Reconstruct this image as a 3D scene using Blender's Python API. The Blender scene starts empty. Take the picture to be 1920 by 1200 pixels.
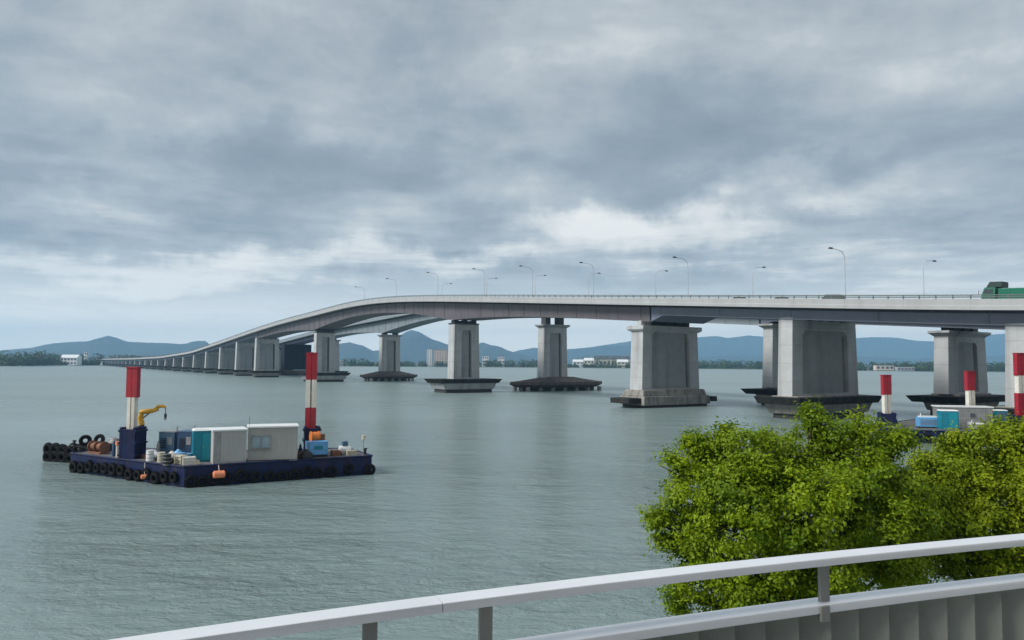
import bpy, bmesh, math, random
from mathutils import Vector, Matrix, noise as mnoise
R = math.radians
random.seed(7)
scn = bpy.context.scene
col = scn.collection

# ------------------------------------------------------------------ camera
F = 1400.0; CX = 960.0; CY = 600.0; HZ = 680.0; SL = 0.007; CAMZ = 10.0
PITCH = math.atan((HZ - CY) / F); ROLL = math.atan(SL)
_fw = Vector((0, math.cos(PITCH), math.sin(PITCH)))
_up0 = Vector((0, -math.sin(PITCH), math.cos(PITCH)))
_rt0 = Vector((1, 0, 0))
_rt = (_rt0 * math.cos(ROLL) + _up0 * math.sin(ROLL)).normalized()
_up = (_up0 * math.cos(ROLL) - _rt0 * math.sin(ROLL)).normalized()
CAM = Vector((0, 0, CAMZ))
cd = bpy.data.cameras.new('camera'); cam = bpy.data.objects.new('camera', cd); col.objects.link(cam)
cam.matrix_world = Matrix(((_rt.x, _up.x, -_fw.x, 0), (_rt.y, _up.y, -_fw.y, 0), (_rt.z, _up.z, -_fw.z, CAMZ), (0, 0, 0, 1)))
cd.sensor_width = 36; cd.lens = F * 36 / 1920.0; cd.clip_end = 40000; cd.clip_start = 0.05
scn.camera = cam

def ray(px, py):
    d = _fw + _rt * ((px - CX) / F) + _up * ((CY - py) / F)
    return d / d.y
def at(px, py, Y): return CAM + ray(px, py) * Y
def onz(px, py, z):
    d = ray(px, py)
    return CAM + d * ((z - CAMZ) / d.z)

# ------------------------------------------------------------------ object helpers
def tag(o, label=None, cat=None, group=None, kind=None):
    if label: o['label'] = label
    if cat: o['category'] = cat
    if group: o['group'] = group
    if kind: o['kind'] = kind
    return o
def thing(name, label, cat, loc=(0, 0, 0), rz=0.0, group=None):
    o = bpy.data.objects.new(name, None); col.objects.link(o)
    o.empty_display_size = 0.3
    o.location = loc; o.rotation_euler = (0, 0, rz)
    return tag(o, label, cat, group)
def copy_thing(o, loc, rz, label=None, group=None):
    c = o.copy(); col.objects.link(c); c.location = loc; c.rotation_euler = (0, 0, rz)
    if label: c['label'] = label
    if group: c['group'] = group
    for ch in list(o.children):
        d = ch.copy(); col.objects.link(d); d.parent = c
        for g in list(ch.children):
            e = g.copy(); col.objects.link(e); e.parent = d
    return c

class MB:
    def __init__(s): s.v = []; s.f = []; s.m = []
    def add(s, vs, fs, mi=0):
        n = len(s.v); s.v += [tuple(v) for v in vs]
        s.f += [tuple(i + n for i in f) for f in fs]; s.m += [mi] * len(fs)
        return s
    def box(s, c, size, rz=0, mi=0, taper=(1, 1)):
        x, y, z = (k / 2 for k in size); M = Matrix.Rotation(rz, 3, 'Z'); c = Vector(c)
        vs = []
        for dz, (tx, ty) in ((-z, (1, 1)), (z, taper)):
            for sx, sy in ((-1, -1), (1, -1), (1, 1), (-1, 1)):
                vs.append(c + M @ Vector((sx * x * tx, sy * y * ty, dz)))
        return s.add(vs, [(3, 2, 1, 0), (4, 5, 6, 7), (0, 1, 5, 4), (1, 2, 6, 5), (2, 3, 7, 6), (3, 0, 4, 7)], mi)
    def prism(s, poly, z0, z1, poly2=None, mi=0):
        n = len(poly); poly2 = poly2 or poly
        vs = [(p[0], p[1], z0) for p in poly] + [(p[0], p[1], z1) for p in poly2]
        fs = [tuple(range(n))[::-1], tuple(range(n, 2 * n))] + [(i, (i + 1) % n, n + (i + 1) % n, n + i) for i in range(n)]
        return s.add(vs, fs, mi)
    def tube(s, path, r, n=8, mi=0, caps=True):
        path = [Vector(p) for p in path]; rs = r if isinstance(r, (list, tuple)) else [r] * len(path)
        vs = []; prev = None
        for i, p in enumerate(path):
            t = (path[min(i + 1, len(path) - 1)] - path[max(i - 1, 0)]).normalized()
            if prev is None:
                a = t.cross(Vector((0, 0, 1)))
                if a.length < 1e-3: a = t.cross(Vector((1, 0, 0)))
            else: a = prev - t * prev.dot(t)
            a.normalize(); prev = a; b = t.cross(a)
            for k in range(n):
                w = 2 * math.pi * k / n
                vs.append(p + (a * math.cos(w) + b * math.sin(w)) * rs[i])
        m = len(path)
        fs = [(i * n + k, i * n + (k + 1) % n, (i + 1) * n + (k + 1) % n, (i + 1) * n + k) for i in range(m - 1) for k in range(n)]
        if caps: fs += [tuple(range(n))[::-1], tuple(range((m - 1) * n, m * n))]
        return s.add(vs, fs, mi)
    def cyl(s, c, r, h, n=16, mi=0, r2=None):
        c = Vector(c); return s.tube([c, c + Vector((0, 0, h))], [r, r if r2 is None else r2], n, mi)
    def torus(s, c, Rr, r, axis=(0, 1, 0), n=18, m=8, mi=0, squash=1.0):
        c = Vector(c); ax = Vector(axis).normalized()
        a = ax.cross(Vector((0, 0, 1)))
        if a.length < 1e-3: a = Vector((1, 0, 0))
        a.normalize(); b = ax.cross(a); vs = []
        for i in range(n):
            w = 2 * math.pi * i / n; rad = a * math.cos(w) + b * math.sin(w)
            for k in range(m):
                q = 2 * math.pi * k / m
                vs.append(c + rad * (Rr + r * math.cos(q)) + ax * (r * squash * math.sin(q)))
        fs = [(i * m + k, ((i + 1) % n) * m + k, ((i + 1) % n) * m + (k + 1) % m, i * m + (k + 1) % m) for i in range(n) for k in range(m)]
        return s.add(vs, fs, mi)
    def loft(s, secs, mi=0, closed=True):
        n = len(secs[0]); vs = [p for sec in secs for p in sec]; m = len(secs)
        fs = [(i * n + k, i * n + (k + 1) % n, (i + 1) * n + (k + 1) % n, (i + 1) * n + k) for i in range(m - 1) for k in range(n if closed else n - 1)]
        if closed: fs += [tuple(range(n))[::-1], tuple(range((m - 1) * n, m * n))]
        return s.add(vs, fs, mi)
    def build(s, name, mats, parent=None, smooth=False, bevel=0.0, loc=None):
        me = bpy.data.meshes.new(name); me.from_pydata(s.v, [], s.f)
        mats = mats if isinstance(mats, (list, tuple)) else [mats]
        for m in mats: me.materials.append(m)
        if len(mats) > 1: me.polygons.foreach_set('material_index', s.m)
        bm = bmesh.new(); bm.from_mesh(me); bmesh.ops.recalc_face_normals(bm, faces=bm.faces); bm.to_mesh(me); bm.free()
        if smooth:
            me.polygons.foreach_set('use_smooth', [True] * len(me.polygons))
            try: me.set_sharp_from_angle(angle=R(40))
            except Exception: pass
        o = bpy.data.objects.new(name, me); col.objects.link(o)
        if parent: o.parent = parent
        if loc is not None: o.location = loc
        if bevel:
            b = o.modifiers.new('bevel', 'BEVEL'); b.width = bevel; b.segments = 2; b.limit_method = 'ANGLE'
        return o

# ------------------------------------------------------------------ materials
MATS = {}
def mat(name, c, rough=0.6, metal=0.0, var=0.15, scale=1.2, streak=0.0, grime=None, bump=0.0, spec=0.5, joint=0.0, lift=0.0):
    if name in MATS: return MATS[name]
    m = bpy.data.materials.new(name); m.use_nodes = True; nt = m.node_tree; N = nt.nodes; L = nt.links
    b = N['Principled BSDF']; b.inputs['Roughness'].default_value = rough; b.inputs['Metallic'].default_value = metal
    b.inputs['Specular IOR Level'].default_value = spec
    tc = N.new('ShaderNodeTexCoord')
    n1 = N.new('ShaderNodeTexNoise'); n1.inputs['Scale'].default_value = scale; n1.inputs['Detail'].default_value = 6
    n1.inputs['Roughness'].default_value = 0.65
    L.new(tc.outputs['Object'], n1.inputs['Vector'])
    r = N.new('ShaderNodeMapRange'); r.inputs[1].default_value = 0.3; r.inputs[2].default_value = 0.7
    r.inputs[3].default_value = 1 - var; r.inputs[4].default_value = 1 + var
    L.new(n1.outputs['Fac'], r.inputs[0])
    mul = N.new('ShaderNodeVectorMath'); mul.operation = 'SCALE'; mul.inputs[0].default_value = c[:3]
    L.new(r.outputs[0], mul.inputs['Scale']); out = mul.outputs[0]
    if streak:
        mp = N.new('ShaderNodeMapping'); mp.inputs['Scale'].default_value = (1.6, 1.6, 0.06)
        L.new(tc.outputs['Object'], mp.inputs[0])
        n2 = N.new('ShaderNodeTexNoise'); n2.inputs['Scale'].default_value = scale; n2.inputs['Detail'].default_value = 5
        L.new(mp.outputs[0], n2.inputs['Vector'])
        r2 = N.new('ShaderNodeMapRange'); r2.inputs[1].default_value = 0.48; r2.inputs[2].default_value = 0.72
        r2.inputs[3].default_value = 0; r2.inputs[4].default_value = streak
        L.new(n2.outputs['Fac'], r2.inputs[0])
        mx = N.new('ShaderNodeMix'); mx.data_type = 'RGBA'
        g = grime or tuple(k * 0.35 for k in c[:3])
        mx.inputs[7].default_value = (*g, 1); L.new(out, mx.inputs[6]); L.new(r2.outputs[0], mx.inputs[0]); out = mx.outputs[2]
    for axis, step in ((0, joint), (2, lift)):
        if not step: continue
        sx = N.new('ShaderNodeSeparateXYZ'); L.new(tc.outputs['Object'], sx.inputs[0])
        md = N.new('ShaderNodeMath'); md.operation = 'PINGPONG'; md.inputs[1].default_value = step / 2; L.new(sx.outputs[axis], md.inputs[0])
        ln = N.new('ShaderNodeMapRange'); ln.inputs[1].default_value = 0.02; ln.inputs[2].default_value = 0.09; ln.inputs[3].default_value = 0.8; ln.inputs[4].default_value = 1.0
        L.new(md.outputs[0], ln.inputs[0])
        sc2 = N.new('ShaderNodeVectorMath'); sc2.operation = 'SCALE'; L.new(out, sc2.inputs[0]); L.new(ln.outputs[0], sc2.inputs['Scale']); out = sc2.outputs[0]
    L.new(out, b.inputs['Base Color'])
    if bump:
        bp = N.new('ShaderNodeBump'); bp.inputs['Strength'].default_value = bump; bp.inputs['Distance'].default_value = 0.05
        n3 = N.new('ShaderNodeTexNoise'); n3.inputs['Scale'].default_value = scale * 8; n3.inputs['Detail'].default_value = 4
        L.new(tc.outputs['Object'], n3.inputs['Vector']); L.new(n3.outputs['Fac'], bp.inputs['Height']); L.new(bp.outputs[0], b.inputs['Normal'])
    MATS[name] = m
    return m

M_conc = mat('pale_concrete', (0.415, 0.432, 0.442), 0.85, var=0.12, scale=0.35, streak=0.55, grime=(0.2, 0.198, 0.19), bump=0.2, lift=3.4)
M_conc2 = mat('grey_concrete', (0.33, 0.35, 0.36), 0.85, var=0.12, scale=0.35, streak=0.5, grime=(0.13, 0.125, 0.115), bump=0.2)
M_niche = mat('darker_concrete', (0.275, 0.29, 0.30), 0.9, var=0.12, scale=0.35, streak=0.4, grime=(0.12, 0.12, 0.115), bump=0.2)  # panel in the pier niches, a darker tone than the frame around it
M_foot = mat('stained_concrete', (0.25, 0.24, 0.22), 0.9, var=0.3, scale=0.5, streak=0.8, grime=(0.07, 0.065, 0.055), bump=0.3)
M_dark = mat('pile_gap_shade', (0.035, 0.035, 0.035), 0.7, var=0.4)  # near-black colour standing in for shade among the piles
M_fend = mat('black_fender', (0.022, 0.024, 0.024), 0.9, spec=0.2, var=0.4, scale=0.8, streak=0.5, grime=(0.08, 0.075, 0.065))
M_rust = mat('brown_fender_steel', (0.075, 0.06, 0.055), 0.8, var=0.4, scale=0.7, streak=0.5, grime=(0.03, 0.03, 0.03))
M_para = mat('parapet_paint', (0.36, 0.37, 0.38), 0.7, var=0.08, scale=0.3, streak=0.3, grime=(0.24, 0.24, 0.23), joint=10.0)
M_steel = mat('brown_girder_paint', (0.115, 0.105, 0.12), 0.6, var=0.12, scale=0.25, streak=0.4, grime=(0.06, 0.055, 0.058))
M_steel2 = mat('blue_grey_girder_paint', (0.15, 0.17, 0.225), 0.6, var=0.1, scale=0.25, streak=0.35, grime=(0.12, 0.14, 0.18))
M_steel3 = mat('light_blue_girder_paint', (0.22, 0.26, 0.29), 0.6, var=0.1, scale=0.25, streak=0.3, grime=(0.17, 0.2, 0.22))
M_rail = mat('bridge_rail_paint', (0.1, 0.12, 0.115), 0.5)
M_asph = mat('asphalt', (0.05, 0.05, 0.052), 0.9)
M_net = mat('navy_netting', (0.003, 0.005, 0.018), 0.9, var=0.4, scale=0.5, streak=0.4, grime=(0.006, 0.01, 0.025))
M_bear = mat('bearing_steel', (0.05, 0.055, 0.06), 0.6)
M_lamp = mat('lamp_grey', (0.42, 0.46, 0.5), 0.5, 0.0)
M_navy = mat('navy_hull_paint', (0.006, 0.014, 0.06), 0.5, spec=0.25, var=0.4, scale=0.9, streak=0.6, grime=(0.04, 0.022, 0.018), bump=0.25)
M_rubber = mat('tyre_rubber', (0.009, 0.009, 0.01), 0.85, spec=0.15, var=0.4, scale=3)
M_deckp = mat('barge_deck', (0.1, 0.1, 0.105), 0.85, var=0.45, scale=1.2)
M_red = mat('signal_red', (0.33, 0.01, 0.025), 0.5, var=0.22, scale=1.5, streak=0.6, grime=(0.15, 0.02, 0.025))
M_white = mat('weathered_white', (0.66, 0.64, 0.58), 0.5, var=0.15, scale=1.5, streak=0.7, grime=(0.36, 0.3, 0.22))
M_teal = mat('teal_plastic', (0.0, 0.19, 0.27), 0.35, var=0.12, scale=1.5)
M_teal2 = mat('teal_door', (0.0, 0.24, 0.31), 0.35, var=0.08)
M_cabin = mat('cabin_panel', (0.345, 0.335, 0.32), 0.6, var=0.07, scale=0.8, streak=0.35, grime=(0.3, 0.26, 0.22))
M_cabin2 = mat('white_ribbed_panel', (0.41, 0.41, 0.41), 0.55, var=0.06, scale=0.8, streak=0.35, grime=(0.4, 0.36, 0.32))
M_roof = mat('white_roof', (0.66, 0.68, 0.68), 0.5, var=0.06)
M_glass = mat('window_glass', (0.25, 0.33, 0.38), 0.08, var=0.2, scale=1.5, spec=0.9)
M_yel = mat('crane_yellow', (0.62, 0.33, 0.02), 0.4, var=0.15, scale=3, streak=0.4, grime=(0.3, 0.16, 0.03))
M_orange = mat('winch_orange', (0.62, 0.17, 0.02), 0.45, var=0.2, scale=2)
M_buoy = mat('buoy_orange', (0.75, 0.24, 0.12), 0.5, var=0.15, scale=2)
M_sky = mat('light_blue_paint', (0.12, 0.36, 0.66), 0.4, var=0.12, scale=1.5, streak=0.3, grime=(0.06, 0.17, 0.3))
M_blue = mat('steel_blue_paint', (0.075, 0.15, 0.24), 0.5, var=0.25, scale=1.2, streak=0.5, grime=(0.03, 0.05, 0.09))
M_dblue = mat('dark_blue_paint', (0.02, 0.06, 0.13), 0.5, var=0.3)
M_black = mat('black_steel', (0.012, 0.012, 0.014), 0.55, var=0.3)
M_cream = mat('cream_crate', (0.5, 0.46, 0.36), 0.7, var=0.25, scale=3)
M_rusty = mat('rusty_iron', (0.2, 0.09, 0.055), 0.85, var=0.4, scale=3)
M_greys = mat('grey_steel', (0.28, 0.28, 0.28), 0.55, 0.3, var=0.25, scale=2)
M_alu = mat('brushed_rail_metal', (0.82, 0.83, 0.86), 0.4, 0.35, var=0.06, scale=3)
M_post = mat('dark_post_metal', (0.28, 0.28, 0.265), 0.5, 0.4, var=0.12, scale=6)
M_rib = mat('cast_panel', (0.27, 0.285, 0.255), 0.75, var=0.12, scale=2.5, streak=0.4, grime=(0.17, 0.18, 0.165), bump=0.1)
M_truck = mat('truck_green', (0.0, 0.13, 0.075), 0.4, var=0.1)
M_truckd = mat('truck_dark_green', (0.005, 0.03, 0.025), 0.5, var=0.1)
M_van = mat('van_bronze', (0.2, 0.19, 0.16), 0.3, 0.3, var=0.05)
M_car = mat('car_dark', (0.035, 0.04, 0.045), 0.3, 0.3, var=0.05)
M_bark = mat('bark', (0.035, 0.028, 0.022), 0.95, var=0.4, scale=6, bump=0.5)
M_grass = mat('bank_grass', (0.07, 0.1, 0.03), 0.95, var=0.4, scale=1.0, bump=0.3)
M_land = mat('far_land', (0.07, 0.085, 0.045), 0.95, var=0.3, scale=0.02)
M_bed = mat('lake_bed', (0.06, 0.06, 0.05), 0.95, var=0.2, scale=0.05)
M_hill = mat('wooded_hill', (0.02, 0.034, 0.032), 0.95, var=0.5, scale=0.012)
M_bw = mat('house_white', (0.7, 0.71, 0.72), 0.7, var=0.08, scale=0.1)
M_bb = mat('house_beige', (0.55, 0.46, 0.4), 0.75, var=0.12, scale=0.1)
M_bc = mat('house_cream', (0.6, 0.57, 0.46), 0.75, var=0.1, scale=0.1)
M_bg = mat('house_grey', (0.3, 0.3, 0.32), 0.75, var=0.15, scale=0.1)
M_bg2 = mat('facade_grey', (0.09, 0.09, 0.09), 0.7, var=0.1, scale=0.5)
M_rf = mat('dark_roof', (0.07, 0.075, 0.085), 0.7, var=0.2, scale=0.1)
M_win = mat('dark_window', (0.05, 0.06, 0.07), 0.2)

def leaf_mat(name, c1, c2, trans):
    m = bpy.data.materials.new(name); m.use_nodes = True; nt = m.node_tree; N = nt.nodes; L = nt.links
    b = N['Principled BSDF']; b.inputs['Roughness'].default_value = 0.5; b.inputs['Specular IOR Level'].default_value = 0.3
    a = N.new('ShaderNodeAttribute'); a.attribute_name = 'hue'
    mx = N.new('ShaderNodeMix'); mx.data_type = 'RGBA'; mx.inputs[6].default_value = (*c1, 1); mx.inputs[7].default_value = (*c2, 1)
    L.new(a.outputs['Fac'], mx.inputs[0]); L.new(mx.outputs[2], b.inputs['Base Color'])
    t = N.new('ShaderNodeBsdfTranslucent'); g = N.new('ShaderNodeGamma'); g.inputs[1].default_value = 0.9
    L.new(mx.outputs[2], g.inputs[0]); L.new(g.outputs[0], t.inputs['Color'])
    ms = N.new('ShaderNodeMixShader'); ms.inputs[0].default_value = trans
    L.new(b.outputs[0], ms.inputs[1]); L.new(t.outputs[0], ms.inputs[2]); L.new(ms.outputs[0], N['Material Output'].inputs[0])
    return m
M_leaf = leaf_mat('spring_leaf', (0.095, 0.185, 0.004), (0.29, 0.39, 0.006), 0.4)
M_leaf2 = leaf_mat('olive_leaf', (0.105, 0.185, 0.004), (0.32, 0.39, 0.006), 0.4)
M_wood = leaf_mat('woodland_leaf', (0.018, 0.045, 0.014), (0.06, 0.1, 0.02), 0.1)

# ------------------------------------------------------------------ sky and light
SUN_AZ = Vector((-0.93, -0.37, 0)).normalized(); SUN_EL = R(40)
w = bpy.data.worlds.new('World'); scn.world = w; w.use_nodes = True
nt = w.node_tree; N = nt.nodes; L = nt.links
for n in list(N): N.remove(n)
wo = N.new('ShaderNodeOutputWorld'); bg = N.new('ShaderNodeBackground'); bg.inputs['Strength'].default_value = 0.1
L.new(bg.outputs[0], wo.inputs[0])
sky = N.new('ShaderNodeTexSky'); sky.sky_type = 'NISHITA'; sky.sun_disc = False
sky.sun_elevation = SUN_EL; sky.sun_rotation = math.atan2(SUN_AZ.x, SUN_AZ.y)
tc = N.new('ShaderNodeTexCoord'); D = tc.outputs['Generated']
def M(op, a, b=None, c=None, clamp=False):
    n = N.new('ShaderNodeMath'); n.operation = op; n.use_clamp = clamp
    for i, k in enumerate((a, b, c)):
        if k is None: continue
        if isinstance(k, (int, float)): n.inputs[i].default_value = k
        else: L.new(k, n.inputs[i])
    return n.outputs[0]
def VM(op, a, b=None):
    n = N.new('ShaderNodeVectorMath'); n.operation = op
    for i, k in enumerate((a, b)):
        if k is None: continue
        if isinstance(k, (tuple, list)): n.inputs[i].default_value = k
        else: L.new(k, n.inputs[i])
    return n
def NZ(vec, scale, detail=6, rough=0.55, dist=0.0):
    n = N.new('ShaderNodeTexNoise'); n.inputs['Scale'].default_value = scale; n.inputs['Detail'].default_value = detail
    n.inputs['Roughness'].default_value = rough; n.inputs['Distortion'].default_value = dist; L.new(vec, n.inputs['Vector'])
    return n
def MRn(x, a, b, c, d, smooth=True):
    n = N.new('ShaderNodeMapRange'); n.interpolation_type = 'SMOOTHSTEP' if smooth else 'LINEAR'
    L.new(x, n.inputs[0])
    for i, k in zip((1, 2, 3, 4), (a, b, c, d)): n.inputs[i].default_value = k
    return n.outputs[0]
sep = N.new('ShaderNodeSeparateXYZ'); L.new(D, sep.inputs[0])
zz = M('ADD', M('MAXIMUM', sep.outputs['Z'], 0.0), 0.085)
cmb = N.new('ShaderNodeCombineXYZ')
L.new(M('DIVIDE', sep.outputs['X'], zz), cmb.inputs[0]); L.new(M('DIVIDE', sep.outputs['Y'], zz), cmb.inputs[1])
P = cmb.outputs[0]
warp = NZ(D, 5.0, 5, 0.6)
wv = VM('SCALE', VM('SUBTRACT', warp.outputs['Color'], (0.5, 0.5, 0.5)).outputs[0]); wv.inputs['Scale'].default_value = 0.16
DW = VM('ADD', D, wv.outputs[0]).outputs[0]
big = NZ(P, 0.5, 9, 0.6, 0.35); mid = NZ(P, 1.5, 9, 0.6, 0.3)
mp = N.new('ShaderNodeMapping'); mp.inputs['Location'].default_value = (3.1, 7.7, 0); mp.inputs['Scale'].default_value = (0.8, 1.15, 1); L.new(DW, mp.inputs[0])
streak = NZ(mp.outputs[0], 5.0, 8, 0.6, 0.2)
dens = M('ADD', M('MULTIPLY', big.outputs['Fac'], 0.42), M('ADD', M('MULTIPLY', mid.outputs['Fac'], 0.33), M('MULTIPLY', streak.outputs['Fac'], 0.25)))
dens = M('ADD', M('MULTIPLY', M('SUBTRACT', dens, 0.5), 2.3), 0.55)      # contrast about the mean
def blob(px, py, sx, sy, wgt):
    """a bank of brighter or heavier cloud standing in one direction of the sky"""
    global dens
    c = ray(px, py).normalized()
    q = VM('MULTIPLY', VM('SUBTRACT', DW, tuple(c)).outputs[0], (F / sx, F / sx, F / sy)).outputs[0]
    l = VM('LENGTH', q).outputs['Value']
    dens = M('ADD', dens, MRn(l, 1.0, 0.0, 0.0, wgt))
blob(1190, 425, 330, 62, 0.42)
blob(1380, 445, 520, 100, 0.22)
blob(1640, 345, 330, 70, 0.2)
blob(1480, 405, 300, 26, -0.14)
blob(1250, 250, 620, 130, -0.20)
blob(560, 300, 520, 75, -0.20)
blob(120, 365, 130, 40, 0.16)
blob(260, 488, 620, 46, 0.42)
blob(150, 590, 500, 60, 0.16)
blob(860, 490, 560, 44, 0.34)
blob(1500, 590, 600, 40, 0.12)
blob(1330, 520, 500, 35, -0.2)
blob(330, 548, 420, 22, -0.12)
blob(1850, 130, 260, 200, 0.04)
blob(60, 60, 350, 200, 0.1)
blob(700, 90, 600, 160, 0.05)
mp2 = N.new('ShaderNodeMapping'); mp2.inputs['Scale'].default_value = (2.6, 2.6, 30); L.new(D, mp2.inputs[0])
low = NZ(mp2.outputs[0], 1.0, 7, 0.62, 0.25)
lowz = MRn(sep.outputs['Z'], 0.10, 0.24, 1.0, 0.0)
dens = M('ADD', dens, M('MULTIPLY', M('MULTIPLY', M('SUBTRACT', low.outputs['Fac'], 0.47), 1.3), lowz))
cr = N.new('ShaderNodeValToRGB'); L.new(dens, cr.inputs[0])
e = cr.color_ramp.elements
e[0].position = 0.0; e[0].color = (0.178, 0.23, 0.277, 1)
e[1].position = 1.0; e[1].color = (0.92, 0.91, 0.88, 1)
for p, c in ((0.25, (0.236, 0.288, 0.333)), (0.45, (0.325, 0.375, 0.422)), (0.65, (0.485, 0.527, 0.555)), (0.82, (0.74, 0.755, 0.745))):
    k = e.new(p); k.color = (*c, 1)
# paler blue air low over the horizon, brighter cloud overhead as under any overcast
hz = MRn(sep.outputs['Z'], 0.03, 0.15, 0.85, 0.0)
mh = N.new('ShaderNodeMix'); mh.data_type = 'RGBA'; L.new(M('MULTIPLY', hz, MRn(dens, 0.45, 0.8, 1.0, 0.35)), mh.inputs[0]); L.new(cr.outputs[0], mh.inputs[6])
mh.inputs[7].default_value = (1.0, 1.03, 1.0, 1)
hz2 = MRn(sep.outputs['Z'], 0.0, 0.105, 0.9, 0.0)
mh2 = N.new('ShaderNodeMix'); mh2.data_type = 'RGBA'; L.new(hz2, mh2.inputs[0]); L.new(mh.outputs[2], mh2.inputs[6]); mh2.inputs[7].default_value = (1.5, 1.4, 1.2, 1)
mh = mh2
zen = MRn(sep.outputs['Z'], 0.45, 0.95, 10.5, 14.0)
clo = VM('SCALE', mh.outputs[2]); L.new(zen, clo.inputs['Scale'])
mxs = N.new('ShaderNodeMix'); mxs.data_type = 'RGBA'; mxs.inputs[0].default_value = 0.97
L.new(sky.outputs[0], mxs.inputs[6]); L.new(clo.outputs[0], mxs.inputs[7]); L.new(mxs.outputs[2], bg.inputs['Color'])

sl = bpy.data.lights.new('sun', 'SUN'); so = bpy.data.objects.new('sun', sl); col.objects.link(so)
sl.energy = 3.8; sl.angle = R(20); sl.color = (1.0, 0.96, 0.9)
sdir = SUN_AZ * math.cos(SUN_EL) + Vector((0, 0, math.sin(SUN_EL)))
so.rotation_euler = sdir.to_track_quat('Z', 'Y').to_euler(); so.location = (-20, -10, 60)
scn.view_settings.view_transform = 'Standard'; scn.view_settings.look = 'None'
scn.view_settings.exposure = 0.0; scn.view_settings.gamma = 1.0
scn.cycles.volume_bounces = 1; scn.cycles.max_bounces = 8

# ------------------------------------------------------------------ water, ground, far land, hills
def grid_sheet(name, x0, x1, y0, y1, z, m):
    o = MB().add([(x0, y0, z), (x1, y0, z), (x1, y1, z), (x0, y1, z)], [(0, 1, 2, 3)]).build(name, m)
    return tag(o, kind='structure')
grid_sheet('ground', -10900, 10900, -180, 10750, -6, M_bed)
mw = bpy.data.materials.new('lake_water'); mw.use_nodes = True
nt = mw.node_tree; N = nt.nodes; L = nt.links
b = N['Principled BSDF']; b.inputs['IOR'].default_value = 1.33; b.inputs['Specular IOR Level'].default_value = 0.5
tc = N.new('ShaderNodeTexCoord'); O = tc.outputs['Object']
def mapn(sc, rz):
    n = N.new('ShaderNodeMapping'); n.inputs['Scale'].default_value = sc; n.inputs['Rotation'].default_value = (0, 0, rz); L.new(O, n.inputs[0]); return n.outputs[0]
w1 = NZ(mapn((0.75, 1.4, 1), R(12)), 0.85, 5, 0.65, 0.5)
w2 = NZ(mapn((0.8, 1.2, 1), R(-18)), 2.4, 4, 0.65, 0.3)
w3 = NZ(mapn((0.5, 1.2, 1), R(5)), 0.17, 3, 0.5, 0.2)
patch = NZ(mapn((0.35, 1.0, 1), R(8)), 0.018, 4, 0.55, 0.8)
h = M('ADD', M('MULTIPLY', w1.outputs['Fac'], 0.55), M('ADD', M('MULTIPLY', w2.outputs['Fac'], 0.17), M('MULTIPLY', w3.outputs['Fac'], 1.3)))
bp = N.new('ShaderNodeBump'); bp.inputs['Distance'].default_value = 0.95
L.new(h, bp.inputs['Height']); L.new(MRn(patch.outputs['Fac'], 0.38, 0.62, 0.4, 1.0), bp.inputs['Strength']); L.new(bp.outputs[0], b.inputs['Normal'])
mxw = N.new('ShaderNodeMix'); mxw.data_type = 'RGBA'; mxw.inputs[6].default_value = (0.178, 0.242, 0.24, 1); mxw.inputs[7].default_value = (0.205, 0.265, 0.26, 1)
L.new(patch.outputs['Fac'], mxw.inputs[0]); L.new(mxw.outputs[2], b.inputs['Base Color'])
spo = N.new('ShaderNodeSeparateXYZ'); L.new(O, spo.inputs[0])
L.new(MRn(spo.outputs['Y'], 30.0, 220.0, 0.10, 0.30), b.inputs['Roughness'])
grid_sheet('lake_water', -6000, 6000, -170, 2600, 0.0, mw)

# far land with a wandering shoreline about 1.4 km off
shore = [(-300, 684.5), (100, 684.8), (250, 685.2), (500, 686), (700, 687.5), (960, 689), (1340, 692), (1620, 695), (1900, 698), (2250, 699.5)]
sp = [onz(x, y, 0.0) for x, y in shore]
sp = [Vector((-5900, 1700, 0)), Vector((-2600, 1450, 0))] + sp + [Vector((2400, 1150, 0)), Vector((5900, 1500, 0))]
mb = MB(); vs = []; fs = []
for p in sp: vs += [(p.x, p.y, -1.0), (p.x, p.y + 5, 1.0), (p.x, 3000, 2.0), (p.x * 1.6, 10700, 3.0)]
for i in range(len(sp) - 1):
    for k in range(3): fs.append((i * 4 + k, (i + 1) * 4 + k, (i + 1) * 4 + k + 1, i * 4 + k + 1))
mb.add(vs, fs); tag(mb.build('far_shore_land', M_land), kind='structure')
def shore_y(x):
    for a, c in zip(sp, sp[1:]):
        if a.x <= x <= c.x: return a.y + (c.y - a.y) * (x - a.x) / max(c.x - a.x, 1e-6)
    return 1450.0

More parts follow.
